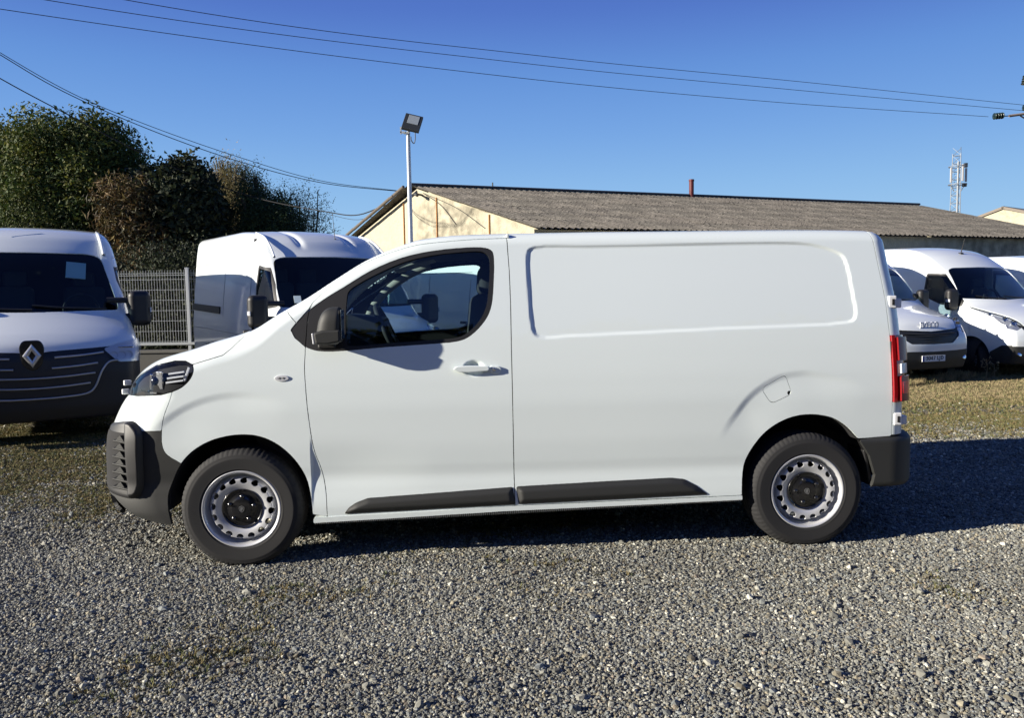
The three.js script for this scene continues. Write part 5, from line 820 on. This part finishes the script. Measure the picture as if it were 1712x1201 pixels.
const longSpec = {
  length: 6.0, h: 2.75, width: '0.25,0.98 0.6,1.0 1.0,1.0 1.4,0.985 1.8,0.955 2.2,0.92 2.6,0.86 3,0.75', nose: '0.1,0.14 0.3,0.06 0.5,0.01 0.7,0.0 0.85,0.02 1.0,0.07 1.1,0.13 1.3,0.35 3,2', axle: 0.98, base: 3.52,
  top: '-0.2,0.80 0.05,1.0 0.16,1.12 0.4,1.23 0.7,1.33 0.95,1.42 1.05,1.49 1.35,1.82 1.65,2.13 1.75,2.2 1.9,2.3 2.15,2.45 2.5,2.58 2.9,2.64 3.5,2.67 6.2,2.68',
  screen: '0,2.16 0.66,2.15 0.80,2.10 0.93,1.58 0.92,1.52 0,1.48',
  zones: [['grille', '0,0.955 0.62,0.99 0.76,1.04 0.66,0.86 0.46,0.74 0,0.73', mat.plastic, { lift: -0.02, lip: 0.03 }], ['bumper', '0,0.60 0.6,0.61 1.2,0.63 1.2,0.2 0,0.2', mat.plasticMatt, { lift: 0.004 }]],
  lamps: [['0.64,1.0 0.76,1.17 0.92,1.35 1.1,1.5 1.1,1.06 0.95,0.95 0.82,0.91', [[0.80, 1.05, 0.06], [0.88, 1.12, 0.055], [0.94, 1.2, 0.045]]]],
  door: '1.0,0.6 1.02,1.1 1.08,1.55 1.55,2.08 2.16,2.13 2.2,1.4 2.18,0.5', window: '1.2,1.36 1.22,1.56 1.62,2.02 2.12,2.05 2.16,1.70 2.02,1.52 1.7,1.40', sideLamp: '-0.1,0.96 -0.1,1.25 0.2,1.27 0.42,1.34 0.85,1.43 0.6,1.21 0.35,1.05 0.12,0.95', black: '-0.3,0.2 -0.3,0.63 0.3,0.64 0.56,0.5 0.56,0.2', mirror: [1.34, 1.5, 0.13], handle: [2.06, 1.24], handleMat: undefined, steer: 0.0, seatX: 1.9, wall: 2.35,
};
{ // two vans with the same face in the back row at the right, and the flank of a third
  const put = (label, pos, th, tip, over, extra) => { const a = bigVan('cargo_van', label, undefined, pos, (90 + th) * R, tip, { ...longSpec, ...over }); extra?.(a); return a; };
  const face = (a, withPlate) => {
    const { v, xAt } = a, letters = part('lettering', placed(lettering('IVECO', 0.105, 0.018), xAt(0, 1.06) + 0.005, 1.068, 0, 0, -Math.PI / 2, 0), std(0.7, 0.71, 0.72, { roughness: 0.35 }), v);
    letters.position.x = -0.02;
    for (let i = 0; i < 4; i++) part('grille_bar', tube([[xAt(-0.52 + i * 0.02, 0.93) + 0.0, 0.92 - i * 0.045, -0.56 + i * 0.03], [xAt(0, 0.9) - 0.012, 0.91 - i * 0.045, 0], [xAt(0.52, 0.93), 0.92 - i * 0.045, 0.56 - i * 0.03]], 0.01, 20, 6), mat.plasticMatt, v);
    if (withPlate) { const p = part('number_plate', rb(0.014, 0.11, 0.52, 0.004, xAt(0, 0.48) - 0.012, 0.48, 0), mat.white, v); part('plate_band', bx(0.002, 0.104, 0.04, xAt(0, 0.48) - 0.0202, 0.48, -0.236), std(0.01, 0.04, 0.25), p); part('plate_text', placed(lettering('3047 LJD', 0.072, 0.002), xAt(0, 0.48) - 0.0195, 0.48, 0.018, 0, -Math.PI / 2, 0), mat.plastic, p); }
    for (const sg of [1, -1]) part('fog_lamp', placed(lathe([[0, 0.006], [0.04, 0.004], [0.048, -0.01]], 16), xAt(0.8, 0.48) - 0.006, 0.48, sg * 0.8, 0, 0, 1.2), mat.chrome, v);
  };
  put('white van with number plate, its nose just showing behind the near van tail', [7.45, -13.6], 18, 0, {}, (a) => face(a, true));
  put('white van in the back row at the right with bright wing and roof aerial', [10.22, -14.45], 18, 0, { steer: -0.35 }, (a) => { face(a, false); part('roof_aerial', join(bar([2.2, 2.45, 0.05], [2.1, 2.78, 0.05], 0.012, 6, 0.006), rb(0.1, 0.06, 0.09, 0.02, 2.2, 2.46, 0.05)), mat.plastic, a.v); });
  put('white van cut off by the right edge of the picture, only its bright flank showing', [13.1, -15.35], 18, 0, { h: 2.6, top: '-0.2,0.80 0.05,1.0 0.16,1.12 0.4,1.23 0.7,1.33 0.95,1.42 1.05,1.49 1.35,1.82 1.65,2.13 1.75,2.2 1.9,2.27 2.15,2.36 2.5,2.44 2.9,2.48 3.5,2.5 6.2,2.5' });
}
renderer.render(scene, camera);
